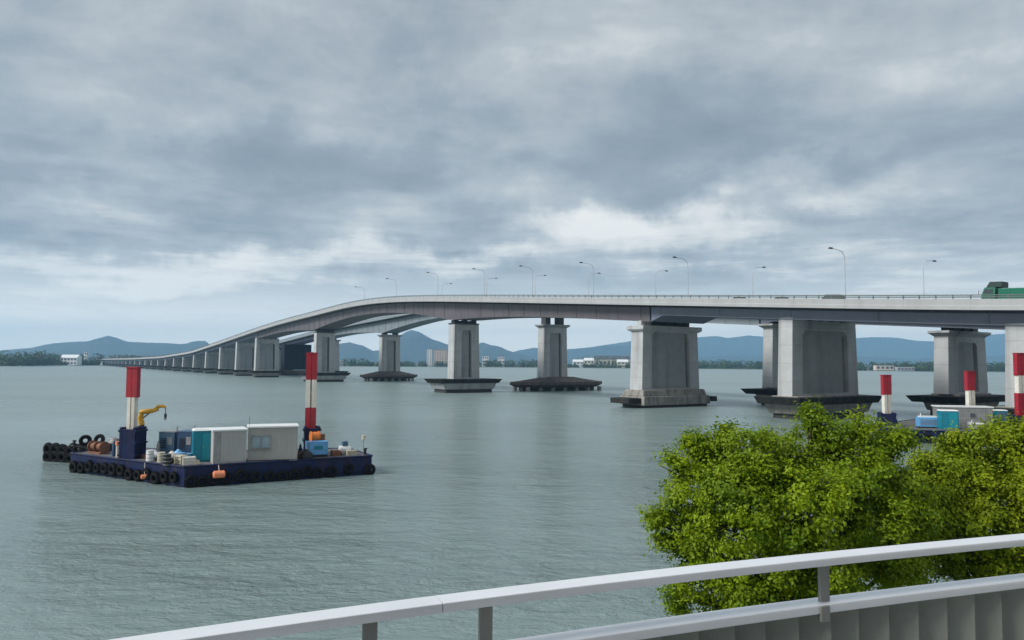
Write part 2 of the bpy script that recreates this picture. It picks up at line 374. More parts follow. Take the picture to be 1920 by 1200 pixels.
def interp(tab, x):
    if x <= tab[0][0]: return tab[0][1]
    for (a, ya), (c, yc) in zip(tab, tab[1:]):
        if x <= c:
            t = (x - a) / (c - a); return ya + (yc - ya) * t
    return tab[-1][1]
def hills(name, prof, Y, depth, seed, amp=0.10):
    x0, x1 = prof[0][0], prof[-1][0]; nx = int((x1 - x0) / 4); rows = 17; vs = []; fs = []
    for i in range(nx + 1):
        px = x0 + (x1 - x0) * i / nx; py = interp(prof, px)
        p = at(px, py, Y); top = max(p.z, 4.0)
        for r in range(rows):
            q = (r / (rows - 1)) * 2 - 1
            n = mnoise.fractal(Vector((p.x * 0.0016 + seed, q * 2.2, seed * 3.1)), 1.0, 2.0, 5)
            ridge = (1 - abs(q) ** 1.25)
            zz_ = top * ridge * (1 + (amp * 2.5 * n if abs(q) > 0.05 else 0.0))
            j = mnoise.noise(Vector((p.x * 0.02, seed, q * 5))) * top * 0.02
            vs.append((p.x * (Y + q * depth) / Y, Y + q * depth, max(zz_ + j, 0.5) if abs(q) < 1 else 0.0))
    for i in range(nx):
        for r in range(rows - 1): fs.append((i * rows + r, (i + 1) * rows + r, (i + 1) * rows + r + 1, i * rows + r + 1))
    o = MB().add(vs, fs).build(name, M_hill, smooth=False)
    return tag(o, kind='structure')
hills('hills', [(-300, 668), (-120, 664), (0, 657), (60, 652), (90, 645), (130, 641), (165, 640), (185, 634), (203, 629), (220, 634), (240, 641), (300, 643), (340, 645),
      (372, 643), (385, 643), (395, 650), (430, 658), (520, 668), (580, 662), (615, 648), (655, 642), (680, 648), (700, 658), (722, 655), (740, 640), (755, 626), (770, 618),
      (785, 622), (810, 636), (840, 646), (880, 650), (905, 642), (930, 650), (955, 659), (985, 667), (1020, 677)], 6000, 700, 1.3)
hills('hills', [(900, 676), (930, 668), (975, 657), (1000, 652), (1060, 655), (1100, 652), (1140, 649), (1180, 652), (1220, 668), (1250, 680)], 7600, 650, 5.2)
hills('hills', [(1020, 672), (1100, 652), (1180, 640), (1240, 634), (1310, 632), (1345, 630), (1365, 634), (1400, 629), (1430, 631), (1530, 634), (1600, 634), (1640, 632),
      (1680, 633), (1720, 639), (1760, 640), (1850, 628), (1880, 626), (1950, 625), (2100, 640), (2300, 660)], 9500, 900, 9.1, 0.06)
hills('hills', [(1150, 684), (1250, 672), (1330, 668), (1400, 666), (1480, 669), (1560, 667), (1700, 672), (1850, 669), (2000, 668), (2200, 682)], 7000, 500, 12.4)

# ------------------------------------------------------------------ air
mh_ = bpy.data.materials.new('haze_air'); mh_.use_nodes = True; nt = mh_.node_tree; N = nt.nodes; L = nt.links
for n in list(N):
    if n.type != 'OUTPUT_MATERIAL': N.remove(n)
pv = N.new('ShaderNodeVolumePrincipled'); pv.inputs['Color'].default_value = (0.37, 0.68, 1.0, 1); pv.inputs['Density'].default_value = 1.15e-4
pv.inputs['Anisotropy'].default_value = 0.1
L.new(pv.outputs[0], N['Material Output'].inputs['Volume'])
hb = MB().box((0, 5300, 226), (22000, 11000, 468)).build('haze', mh_); tag(hb, kind='stuff')

# ------------------------------------------------------------------ far woods and houses
def leaf_cloud(name, pts, m, parent=None):
    """pts: list of (centre, normal, length, width, hue)"""
    n = len(pts); co = []; hue = []
    for c, nn, l, w_, hh in pts:
        t = nn.orthogonal().normalized(); a = random.random() * 6.283
        t = (Matrix.Rotation(a, 3, nn) @ t); s = nn.cross(t)
        co += [c - t * l * .5, c + s * w_ * .5 + nn * l * .08, c + t * l * .5, c - s * w_ * .5 + nn * l * .08]
        hue += [hh] * 4
    me = bpy.data.meshes.new(name)
    me.from_pydata([tuple(v) for v in co], [], [(4 * i, 4 * i + 1, 4 * i + 2, 4 * i + 3) for i in range(n)])
    at_ = me.attributes.new('hue', 'FLOAT', 'POINT'); at_.data.foreach_set('value', hue)
    me.materials.append(m); o = bpy.data.objects.new(name, me); col.objects.link(o)
    if parent: o.parent = parent
    return o
def rvec():
    while True:
        v = Vector((random.uniform(-1, 1), random.uniform(-1, 1), random.uniform(-1, 1)))
        if 0.05 < v.length < 1: return v.normalized()
def woodland(name, segs, label):
    pts = []
    for (xa, xb, ytop, dens_, back) in segs:
        wpx = xb - xa
        for i in range(int(wpx * dens_)):
            px = random.uniform(xa, xb); p = onz(px, 690, 0)
            x = (px - CX) / F * 1430; y = shore_y(x) + random.uniform(12, back); x = (px - CX) / F * y
            base = 1.0; H = (HZ + (px - CX) * SL - ytop) * y / F + CAMZ - base
            H *= random.uniform(0.62, 1.04); rr = H * random.uniform(0.28, 0.42) + 1.0; th = random.random()
            for k in range(int(26 + H * 3)):
                v = rvec(); c = Vector((x + v.x * rr, y + v.y * rr, base + H * 0.52 + v.z * H * 0.48))
                if random.random() < .35: c.z = base + random.random() * H * .5
                nn = (v + rvec() * .8 + Vector((0, 0, .4))).normalized(); s = random.uniform(1.6, 3.6)
                pts.append((c, nn, s, s * .8, min(1, max(0, th * .7 + random.random() * .3))))
    o = leaf_cloud(name, pts, M_wood); tag(o, kind='stuff')
    return o
woodland('woodland', [(-120, 90, 658, .38, 120), (60, 118, 662, .4, 80), (142, 200, 663, .4, 90), (-150, 200, 676, .5, 25), (200, 400, 664, .28, 220)], '')
woodland('woodland', [(380, 640, 674, .3, 120), (645, 690, 672, .45, 80), (690, 800, 677, .4, 60), (815, 900, 677, .45, 30), (905, 1015, 674, .5, 80)], '')
woodland('woodland', [(1060, 1190, 682, .45, 25), (1085, 1180, 667, .25, 420), (1300, 1430, 675, .55, 90), (1420, 1620, 677, .4, 80), (1600, 1760, 678, .5, 110), (1690, 1960, 679, .5, 90), (1960, 2200, 680, .35, 90)], '')

def house(name, label, xa, xb, ytop, ybase_off, cat, mw_, mr, depth=12, roof='flat', floors=2, cols=4, extra=0, group=None):
    px = (xa + xb) / 2; y = shore_y((px - CX) / F * 1430) + 18 + extra
    wd = (xb - xa) * y / F; H = (HZ + (px - CX) * SL - ytop) * y / F + CAMZ - 1.0
    loc = ((px - CX) / F * y, y, 1.0)
    t = thing(name, label, cat, loc, 0, group)
    rh = min(H * .3, wd * .28) if roof == 'gable' else 0
    m = MB(); m.box((0, depth / 2, (H - rh) / 2), (wd, depth, H - rh)); m.build('wall', mw_, t)
    r_ = MB()
    if roof == 'gable':
        e_ = wd / 2 + .5
        r_.loft([[(-e_, -0.6, H - rh), (e_, -0.6, H - rh), (e_, depth / 2, H), (-e_, depth / 2, H)], [(-e_, depth + .6, H - rh - .01), (e_, depth + .6, H - rh - .01), (e_, depth / 2, H - .4), (-e_, depth / 2, H - .4)]])
        r_ = MB().prism([(-e_, -.6), (e_, -.6), (e_, depth + .6), (-e_, depth + .6)], H - rh, H, [(-e_, depth / 2 - .3), (e_, depth / 2 - .3), (e_, depth / 2 + .3), (-e_, depth / 2 + .3)])
    else:
        r_.box((0, depth / 2, H + .25), (wd + .6, depth + .6, .5))
    r_.build('roof', mr, t)
    fh = (H - rh) / floors
    for fl in range(floors):
        for c in range(cols):
            x_ = (-.5 + (c + .5) / cols) * wd
            MB().box((x_, -0.06, fl * fh + fh * .55), (wd / cols * .55, .14, fh * .42)).build('window', M_win, t)
    return t
house('lakeside_hall', 'bright white hall among trees on the far left shore', 115, 146, 665, 0, 'building', M_bw, M_roof, 14, 'gable', 2, 5)
house('apartment_block', 'tall beige apartment block on the far shore under the bridge', 814, 838, 656, 0, 'building', M_bb, M_bg, 14, 'flat', 8, 5, 30)
house('apartment_block', 'slim pale tower block beside the beige apartment block', 801, 810, 655, 0, 'building', M_bw, M_bg, 10, 'flat', 9, 2, 40)
house('apartment_block', 'wide beige block behind the left edge of a bridge pier', 836, 852, 660, 0, 'building', M_bb, M_bg, 14, 'flat', 6, 3, 60)
house('house', 'small white block just right of the second bridge pier', 905, 917, 668, 0, 'building', M_bw, M_bg, 10, 'flat', 3, 3, 30)
house('house', 'white house among trees left of the flared pier', 934, 946, 669, 0, 'building', M_bw, M_bg, 10, 'flat', 3, 3, 30)
house('warehouse', 'long building with a dark roof on the far shore', 1116, 1182, 667, 0, 'building', M_bc, M_rf, 22, 'gable', 1, 9, 60)
house('house', 'pale house with a grey gable at the left end of the long building', 1096, 1114, 671, 0, 'building', M_bc, M_bw, 12, 'gable', 2, 3, 25)
house('house', 'cream house in front of the right end of the long building', 1158, 1178, 674, 0, 'building', M_bc, M_bw, 12, 'gable', 2, 3, 20)
house('house', 'white house with low roof right of the flared pier', 1075, 1094, 674, 0, 'building', M_bw, M_roof, 12, 'gable', 2, 3, 20)
house('boat_shed', 'low brown shed at the waterside on the far right shore', 1642, 1676, 685, 0, 'building', M_bb, M_rf, 10, 'flat', 1, 4, -8)
house('boat_shed', 'low pale shed at the waterside beside the brown shed', 1682, 1714, 689, 0, 'building', M_bg, M_bw, 8, 'flat', 1, 5, -12)
house('waterside_building', 'grey building under the bridge left of a dark tree clump', 630, 644, 676, 0, 'building', M_bg, M_bw, 10, 'flat', 2, 3, 10)
house('waterside_building', 'long low grey building behind the far left end of the bridge', 205, 330, 667.5, 0, 'building', M_bg, M_rf, 16, 'flat', 3, 16, 90)
house('water_tower', 'thin pale tower above the trees on the far left shore', 159, 164, 660, 0, 'tower', M_bw, M_bg, 5, 'flat', 4, 1, 20)

# small sailing boat off the far end of the bridge
p = onz(191, 686.5, 0)
t = thing('sailboat', 'tiny white sailing boat beside the far end of the bridge', 'boat', (p.x, p.y, 0), 0.3)
MB().prism([(-3, -.7), (1.5, -1), (3.6, 0), (1.5, 1), (-3, .7)], -.2, .9, [(-3.2, -.9), (1.6, -1.2), (4.2, 0), (1.6, 1.2), (-3.2, .9)]).build('hull', M_bw, t)
MB().tube([(.6, 0, .9), (.6, 0, 9)], .09, 6).build('mast', M_greys, t)
MB().prism([(.5, -.06), (-2.8, -.06), (-2.8, .06), (.5, .06)], 1.5, 8.6, [(.5, -.05), (.35, -.05), (.35, .05), (.5, .05)]).build('sail', M_bw, t)

# ------------------------------------------------------------------ the twin bridges
DV = Vector((-0.5454, 0.8382, 0)); PV = Vector((0.8382, 0.5454, 0))
A0 = Vector((35.6, 172.0, 0)); BROT = math.atan2(DV.y, DV.x)
def WP(t, s, z): return A0 + DV * t + PV * s + Vector((0, 0, z))
EDGE = -8.0
tabpx = [(1920, 562), (1600, 560.5), (1300, 559), (1120, 558), (908, 556.5), (800, 556.3), (745, 557.5), (690, 562), (640, 571.5), (610, 580), (525, 602), (475, 618), (413, 640), (357, 659), (300, 668.5), (250, 671.5), (205, 672.5)]
prof = []
for px, py in tabpx:
    d = ray(px, py); E0 = A0 + PV * EDGE
    # X = d.x*Y along the view ray must lie on the edge line
    t = (d.x * E0.y - E0.x) / (DV.x - d.x * DV.y); Y = E0.y + DV.y * t
    prof.append((t, CAMZ + d.z * Y))
prof.sort(); prof = [(-300, prof[0][1] - 9.0)] + prof + [(1750, 10.5)]
def ztop_raw(t): return interp(prof, t)
_cache = {}
def ztop(t):
    k = round(t, 2)
    if k not in _cache:
        s = 0; ws = 0
        for i in range(-8, 9):
            g = math.exp(-(i / 4.0) ** 2); s += g * ztop_raw(t + i * 4.5); ws += g
        _cache[k] = s / ws
    return _cache[k]
T0, T1 = -260, 1560
def lamp_t(px, s):
    u = (px - CX) / F; E0 = A0 + PV * s
    return (u * E0.y - E0.x) / (DV.x - u * DV.y)
def far_s(px, t):
    q = A0 + DV * t; u = (px - CX) / F
    return (u * q.y - q.x) / (PV.x - u * PV.y)
tE = lamp_t(1886, -5.3) - 1.5; tD = lamp_t(1461, -5.3) - 1.5; tA = lamp_t(1184, -5.3) - 2.0
LYW = (far_s(1608, tD - 1.5) + 5.3) / 1.03; LYA = (far_s(1311, tA - 2.0) + 5.3) / 1.03
NEARP = [tE - 42, tE, tD, tA, 95, 235, 343] + [343 + 50 * i for i in range(1, 24)]
tD2 = lamp_t(1752, 32) - 1.4; tA2 = lamp_t(1432, 32) - 1.4; LYD2 = (far_s(1850, tD2 - 1.4) - 32) / 1.04
FARP = [tD2 - 47, tD2, tA2, 95, 240, 335, 402, 450] + [450 + 50 * i for i in range(1, 22)]
def gdepth(t, far=False):
    """girder bottom below parapet top"""
    def hump(c, w_): return max(0.0, 1 - abs(t - c) / w_) ** 2
    base = 3.65 if (t < -2 or t > 345) else 5.2
    if far: return (base - .4 if base > 4 else base) + 3.4 * hump(240, 74)
    return base + 2.4 * hump(95, 62) + 2.8 * hump(237, 72)
def stations(a, b, step):
    n = max(2, int(round((b - a) / step))); return [a + (b - a) * i / n for i in range(n + 1)]

def recess_face(mb, O, I, dep, nx, slot=0.0, deep=0.0):
    """frame polygon O (4 pts) with a six-point niche I sunk by dep along nx; a deep gap of width slot runs
    down the -y side of the niche, beside the raised panel"""
    n0 = Vector(nx) * dep
    P_ = [Vector(p) for p in O] + [Vector(p) for p in I]
    fs = [(0, 1, 5, 4), (1, 2, 7, 6, 5), (2, 3, 8, 7), (3, 0, 4, 9, 8)]
    mb.add(P_, fs)
    if not slot:
        Q = [Vector(p) for p in I] + [Vector(p) + n0 for p in I]
        mb.add(Q, [(i, (i + 1) % 6, 6 + (i + 1) % 6, 6 + i) for i in range(6)] + [(6, 7, 8, 9, 10, 11)]); return
    a, b, c, d, e, f = [Vector(p) for p in I]          # bottom -y, bottom +y, up the +y side, over the top, down the -y side
    sa = a + Vector((0, slot, 0)); sd = f.lerp(e, .0) + Vector((0, slot, 0)); sd.z = e.z; sd.x = e.x
    n1 = Vector(nx) * deep
    Q = [sa, b, c, d, sd]; m = len(Q)
    mb.add(Q + [q + n0 for q in Q], [(0, 1, 6, 5), (1, 2, 7, 6), (2, 3, 8, 7), (3, 4, 9, 8), (5, 6, 7, 8, 9)])
    S = [a, sa, sd, e, f]
    mb.add(S + [q + n1 for q in S], [(0, 1, 6, 5), (2, 3, 8, 7), (3, 4, 9, 8), (4, 0, 5, 9), (5, 6, 7, 8, 9)])
    mb.add([sa + n0, sd + n0, sd + n1, sa + n1], [(0, 1, 2, 3)])
    g = Vector((0, .02, .02)); cq = sum(Q, Vector()) / m
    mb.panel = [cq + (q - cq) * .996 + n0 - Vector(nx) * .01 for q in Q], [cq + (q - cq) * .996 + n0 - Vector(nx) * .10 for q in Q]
def add_niche_panel(sh, mb):
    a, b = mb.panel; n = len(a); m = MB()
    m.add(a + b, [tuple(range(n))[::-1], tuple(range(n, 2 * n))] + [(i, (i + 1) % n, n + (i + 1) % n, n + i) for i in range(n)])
    m.build('niche_panel', M_niche, sh)
def shaft_mesh(lx, ly, z0, z1, fl=0.06, border=0.2, dep=0.8, top=.86):
    """wall pier: lx along the bridge, ly across; a niche on both broad faces"""
    mb = MB(); hb_, ht = ly / 2 * (1 + fl), ly / 2; xb, xt = lx / 2 * 1.06, lx / 2; H = z1 - z0
    for sx in (-1, 1):
        O = [(sx * xb, -hb_, z0), (sx * xb, hb_, z0), (sx * xt, ht, z1), (sx * xt, -ht, z1)]
        def q(yf, zf):
            hh = hb_ + (ht - hb_) * zf; xx = xb + (xt - xb) * zf
            return (sx * xx, yf * hh, z0 + zf * H)
        bi = 1 - 2 * border
        I = [q(-bi, .03), q(bi, .03), q(bi, top - .06), q(bi - .09, top), q(-bi + .09, top), q(-bi, top - .06)]
        if sx < 0: recess_face(mb, O, I, .45, (1, 0, 0), ly * (.065 if ly > 12 else .10), lx - .7)
        else: recess_face(mb, O, I, -.25, (1, 0, 0))
    for sy in (-1, 1):
        mb.add([(-xb, sy * hb_, z0), (xb, sy * hb_, z0), (xt, sy * ht, z1), (-xt, sy * ht, z1)], [(0, 1, 2, 3)])
    mb.add([(-xt, -ht, z1), (xt, -ht, z1), (xt, ht, z1), (-xt, ht, z1)], [(0, 1, 2, 3)])
    mb.add([(-xb, -hb_, z0), (xb, -hb_, z0), (xb, hb_, z0), (-xb, hb_, z0)], [(0, 1, 2, 3)])
    return mb
def rect(lx, ly): return [(-lx / 2, -ly / 2), (lx / 2, -ly / 2), (lx / 2, ly / 2), (-lx / 2, ly / 2)]
def hexa(lx, ly, tip): return [(-lx / 2, -ly / 2 + tip), (0, -ly / 2), (lx / 2, -ly / 2 + tip), (lx / 2, ly / 2 - tip), (0, ly / 2), (-lx / 2, ly / 2 - tip)]

def each_pile(sh, lx, ly, nx, ny, z1, r, m_, oy=0):
    """the outer piles of a group, one object each"""
    for i in range(nx):
        for j in range(ny):
            if 0 < i < nx - 1 and 0 < j < ny - 1: continue
            MB().cyl(((-.5 + i / (nx - 1)) * lx, (-.5 + j / (ny - 1)) * ly + oy, -1.5), r, z1 + 1.5, 10).build('pile', m_, sh, smooth=True)
def core(sh, lx, ly, z1=1.0): MB().prism(rect(lx, ly), -1.5, z1).build('pile_shade', M_dark, sh)  # solid block, the shade of the open pile gap put into its colour
def near_pier(root, t, kind):
    zb = ztop(t) - gdepth(t)
    if kind == 'cap':
        LY = LYA; x0 = Vector((t, 5.3 - LY / 2, 0))
        smb = shaft_mesh(3.9, LY, 4.0, zb - 2.4, .05, .16, 1.8, .985); sh = smb.build('pier', M_conc, root, loc=x0, bevel=.08); add_niche_panel(sh, smb)
        MB().prism(rect(4.2, LY + .6), zb - 2.403, zb - 2.0, rect(5.6, LY + 1.5)).prism(rect(5.6, LY + 1.5), zb - 1.997, zb - 1.1).build('cap', M_conc, sh, bevel=.06)
        m = MB()
        for yy in (-6, -3, 0, 3, 6): m.box((0, yy, zb - .55), (2.8, 1.5, 1.06))
        m.build('bearing', M_bear, sh)
        m = MB()
        for yy in (LY / 2 - .2, LY / 2 - 2.2): m.box((-1.2, yy, zb - .55), (1.2, 1.2, 1.06))
        m.build('pedestal', M_conc, sh, bevel=.05)
        MB().prism(rect(8.6, 21.5), .55, 2.6, rect(8.2, 21)).prism(rect(7, 20.6), 2.603, 4.0, rect(6.2, 19.8)).build('footing', M_foot, sh, bevel=.15)
        MB().prism(rect(6.4, 28.5), 1.0, 2.2).build('fender', M_fend, sh, bevel=.1)
        core(sh, 7.6, 20, .7)
    elif kind == 'main':
        x0 = Vector((t, 0, 0))
        smb = shaft_mesh(4.2, 9.2, 4.4, zb - 1.5, .08, .3, 1.8, .9); sh = smb.build('pier', M_conc, root, loc=x0, bevel=.08); add_niche_panel(sh, smb)
        MB().prism(rect(4.1, 9.0), zb - 1.497, zb - 1.0, rect(4.7, 9.8)).build('cap', M_bear, sh)
        m = MB()
        for yy in (-3.4, 0, 3.4): m.box((0, yy, zb - .5), (2.2, 1.7, 1.0))
        for yy in (-1.7, 1.7): m.box((0, yy, zb - .6), (1.2, .5, .8))
        m.build('bearing', M_bear, sh)
        MB().prism(rect(9.0, 18.5), 1.1, 3.2, rect(9.8, 20.5)).prism(rect(7, 13), 3.2, 4.4, rect(6, 11)).build('footing', M_conc2, sh, bevel=.12)
        MB().prism(rect(10.4, 21.6), 3.1, 4.5, rect(11.6, 24)).build('fender', M_fend, sh, bevel=.1)
        core(sh, 8.2, 17.5, 1.2)
    else:
        wide = t < 10; LY = LYW if wide else 13.6; x0 = Vector((t, (5.3 if wide else 5.9) - LY / 2, 0))
        smb = shaft_mesh(3.0 if wide else 3.6, LY, 4.2, zb + .25, .05, .15 if wide else .19, 1.8, .84); sh = smb.build('pier', M_conc, root, loc=x0, bevel=.1); add_niche_panel(sh, smb)
        m = MB()
        for yy in (-5, -1.7, 1.7, 5): m.box((0, yy, zb + .1), (4.0, 1.0, .7))
        m.build('bearing', M_bear, sh)
        MB().prism(rect(7.2, LY + 1), .9, 3.0, rect(8.2, LY + 3)).prism(rect(6.2, LY + 2), 3.0, 4.2, rect(5.6, LY + 1.4)).build('footing', M_foot, sh, bevel=.12)
        MB().prism(rect(9.2, LY + 5), 2.7, 4.05, rect(10, LY + 6.4)).build('fender', M_fend, sh, bevel=.1)
        core(sh, 6, LY, 1.0)
    return sh
def far_pier(root, t, kind):
    zg = zb = ztop(t) - gdepth(t, True); zb = zb - (2.3 if 90 < t < 100 else 0); x0 = Vector((t, 0, 0)); main = kind == 'main'
    if kind == 'net':
        smb = shaft_mesh(4.0, 12, 4.0, zb + .2, .05, .22, .9); sh = smb.build('pier', M_conc2, root, loc=x0); add_niche_panel(sh, smb)
        m = MB()
        for yy in stations(-9.5, 9.5, 1.6):
            for sx in (-4.2, 4.2): m.cyl((sx, yy, 3.8), .07, zb - 3.0, 6)
        for zz_ in stations(4.2, zb - 1, 2.0):
            for sx in (-4.2, 4.2): m.box((sx, 0, zz_), (.12, 19.4, .1))
        m.build('scaffold', M_black, sh)
        MB().prism(rect(8.2, 19), 3.9, zb - .1, rect(8.2, 19)).build('netting', M_net, sh)
        MB().prism(hexa(13, 27, 5), 1.2, 3.6, hexa(14, 29, 5)).build('fender', M_rust, sh)
        core(sh, 9, 20, 1.3)
        return sh
    lx, ly = (3.8, 10.0) if main else (2.8, 13.0)
    if t < 20: ly = LYD2; x0 = Vector((t, 5 - ly / 2, 0))
    smb = shaft_mesh(lx, ly, 4.3, zb - 1.9, .08, .24, 1.7, .9); sh = smb.build('pier', M_conc, root, loc=x0, bevel=.08); add_niche_panel(sh, smb)
    MB().prism(rect(lx, ly), zb - 1.897, zb - 1.2, rect(lx + 1.5, ly + 2.2)).prism(rect(lx + 1.5, ly + 2.2), zb - 1.197, zb - .75).build('cap', M_conc2, sh)
    m = MB()
    for yy in ((-3, 3) if main else (-3.6, 0, 3.6)): m.box((0, yy, (zb - .75 + zg + .08) / 2), (2.8, 2.2, zg + .08 - zb + .75))
    m.build('bearing', M_bear, sh)
    if main:
        X = 42 if t < 100 else 33
        MB().prism(hexa(11, X - 5, 6), 1.35, 2.3, hexa(13.5, X, 7)).prism(hexa(13.5, X, 7), 2.3, 3.3, hexa(13.2, X - .4, 7)).prism(hexa(12.6, X - 3, 8), 3.3, 5.0, hexa(6.4, 13, 1.5)).build('fender', M_rust, sh, bevel=.08, loc=(0, -2.5 if t < 100 else 0, 0))
        core(sh, 5, X - 16, 1.6); each_pile(sh, 8.4, X - 10, 3, 7, 1.5, .75, M_foot, -2.5 if t < 100 else 0)
    else:
        MB().prism(rect(6.4, 15), .9, 3.2, rect(7.4, 17)).prism(rect(5.6, 13), 3.2, 4.3).build('footing', M_foot, sh)
        MB().prism(rect(9.4, 21), 2.6, 3.9, rect(10.4, 24)).build('fender', M_fend, sh, bevel=.1)
        core(sh, 5.6, 14, 1.0)
    return sh

def bridge(name, label, s_off, half, ghalf, far):
    o = WP(0, s_off, 0)
    root = thing(name, label, 'bridge', o, BROT)
    ST = stations(T0, T1, 10)
    def wid(t):
        if far: return 0.0
        k = min(1, max(0, (70 - t) / 75)); return 6.5 * k * k * (3 - 2 * k)
    def sec(y0, y1, za, zb): return [[(t, y0 - wid(t), ztop(t) - za), (t, y1, ztop(t) - za), (t, y1, ztop(t) - zb), (t, y0 - wid(t), ztop(t) - zb)] for t in ST]
    MB().loft(sec(-half + .35, half - .35, 1.0, 1.45)).build('deck', M_conc2, root)
    MB().loft(sec(-half + .8, half - .8, .93, .98)).build('road_surface', M_asph, root)
    for sy in (-1, 1):
        m = MB()
        m.loft([[(t, sy * (h_ + a_), ztop(t) - z_) for a_, z_ in ((-.34, 0), (0, 0), (0, .95), (.12, 1.05), (.12, 1.62), (-.34, 1.62))] for t in ST for h_ in (half + (wid(t) if sy < 0 else 0),)])
        m.build('parapet', M_steel3 if far else M_para, root)
        g = MB(); yf = lambda t: sy * (half - .17 + (wid(t) if sy < 0 else 0))
        for k, zz_ in enumerate((.30, .58)):
            g.loft([[(t, yf(t) + a_, ztop(t) + zz_ + b_) for a_, b_ in ((-.07, -.08), (.07, -.08), (.07, .08), (-.07, .08))] for t in ST])
        for t in stations(T0, 760, 2.5): g.box((t, yf(t), ztop(t) + .28), (.16, .12, .6))
        g.build('guard_rail', M_rail, root)
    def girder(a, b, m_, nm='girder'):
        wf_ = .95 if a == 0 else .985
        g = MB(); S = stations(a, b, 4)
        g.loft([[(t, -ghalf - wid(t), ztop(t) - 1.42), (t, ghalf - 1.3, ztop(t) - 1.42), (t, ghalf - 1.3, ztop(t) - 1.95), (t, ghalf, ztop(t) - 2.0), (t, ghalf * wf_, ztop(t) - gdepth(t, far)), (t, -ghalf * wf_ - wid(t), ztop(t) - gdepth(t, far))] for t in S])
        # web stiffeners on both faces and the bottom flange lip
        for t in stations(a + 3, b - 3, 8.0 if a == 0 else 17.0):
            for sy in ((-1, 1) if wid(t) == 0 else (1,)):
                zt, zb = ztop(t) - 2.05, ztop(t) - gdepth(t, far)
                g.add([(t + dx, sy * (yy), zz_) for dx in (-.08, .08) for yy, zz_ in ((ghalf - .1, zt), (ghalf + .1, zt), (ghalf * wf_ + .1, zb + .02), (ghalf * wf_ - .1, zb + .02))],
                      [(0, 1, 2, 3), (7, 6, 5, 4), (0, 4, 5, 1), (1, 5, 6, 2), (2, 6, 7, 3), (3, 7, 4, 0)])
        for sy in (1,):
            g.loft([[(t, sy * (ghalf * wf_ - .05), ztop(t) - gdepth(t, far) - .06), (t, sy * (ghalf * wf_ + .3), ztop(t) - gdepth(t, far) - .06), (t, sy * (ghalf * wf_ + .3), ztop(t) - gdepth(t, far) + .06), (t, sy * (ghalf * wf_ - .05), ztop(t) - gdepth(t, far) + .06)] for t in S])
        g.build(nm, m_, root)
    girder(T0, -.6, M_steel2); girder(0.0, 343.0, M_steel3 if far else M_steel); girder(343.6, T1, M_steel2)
    for t in (FARP if far else NEARP):
        if far: far_pier(root, t, 'main' if t in (95, 240) else ('net' if t in (402,) else 'std'))
        else: near_pier(root, t, 'cap' if t == tA else ('main' if t in (95, 235) else 'std'))
    return root
near = bridge('road_bridge', 'nearer of the twin bridges, long grey girder bridge with white parapet rising over the lake', 0, 8.0, 5.3, False)
farb = bridge('road_bridge', 'farther of the twin bridges, seen beneath the nearer deck on piers with brown boat-shaped fenders', 37, 7.0, 4.6, True)

# ------------------------------------------------------------------ lamps on the bridges (arms face away from the middle gap)
def make_lamp(sgn, label):
    t = thing('street_lamp', label, 'street lamp', (0, 0, 0), 0)
    MB().tube([(0, 0, 0), (0, 0, .9)], .17, 8).tube([(0, 0, .9), (0, 0, 9.2)], [.1, .065], 8).build('pole', M_lamp, t)
    pts = [(0, 0, 9.2)]
    for k in range(1, 8):
        a = k / 7 * math.pi / 2; pts.append((0, sgn * (1.7 * (1 - math.cos(a))), 9.2 + 1.75 * math.sin(a)))
    pts += [(0, sgn * 4.1, 11.15)]
    MB().tube(pts, [.06] * len(pts), 8).build('arm', M_lamp, t)
    MB().prism([(-.2, sgn * 3.9), (.2, sgn * 3.9), (.24, sgn * 4.9), (-.24, sgn * 4.9)], 11.0, 11.3, [(-.12, sgn * 3.95), (.12, sgn * 3.95), (.12, sgn * 4.8), (-.12, sgn * 4.8)]).build('lamp_head', M_bear, t)
    return t
ordn = ['first', 'second', 'third', 'fourth', 'fifth', 'sixth', 'seventh', 'eighth', 'ninth']
l1 = make_lamp(1, 'x'); l2 = make_lamp(-1, 'x')
LS1 = [1587, 1291, 1113, 998, 908, 820, 742, 682]; LS2 = [1735, 1413, 1230, 1104, 1003, 912, 828]
for i, px in enumerate(LS1):
    t = lamp_t(px, 7.75); p = WP(t, 7.75, ztop(t) - .95)
    lb = ('tallest-looking street lamp with its arm reaching left, just right of the bronze van' if i == 0 else
          'street lamp with arm reaching left, %s from the right of that kind on the bridge' % ordn[i])
    o = l1 if i == 0 else copy_thing(l1, p, BROT)
    o.location = p; o.rotation_euler = (0, 0, BROT); o['label'] = lb; o['group'] = 'street lamps along the bridges'
for i, px in enumerate(LS2):
    t = lamp_t(px, 30.6); p = WP(t, 30.6, ztop(t) - .95)
    lb = ('thin street lamp with its arm reaching right, nearest to the green truck' if i == 0 else
          'thin street lamp with arm reaching right, %s from the right of that kind' % ordn[i])
    o = l2 if i == 0 else copy_thing(l2, p, BROT)
    o.location = p; o.rotation_euler = (0, 0, BROT); o['label'] = lb; o['group'] = 'street lamps along the bridges'

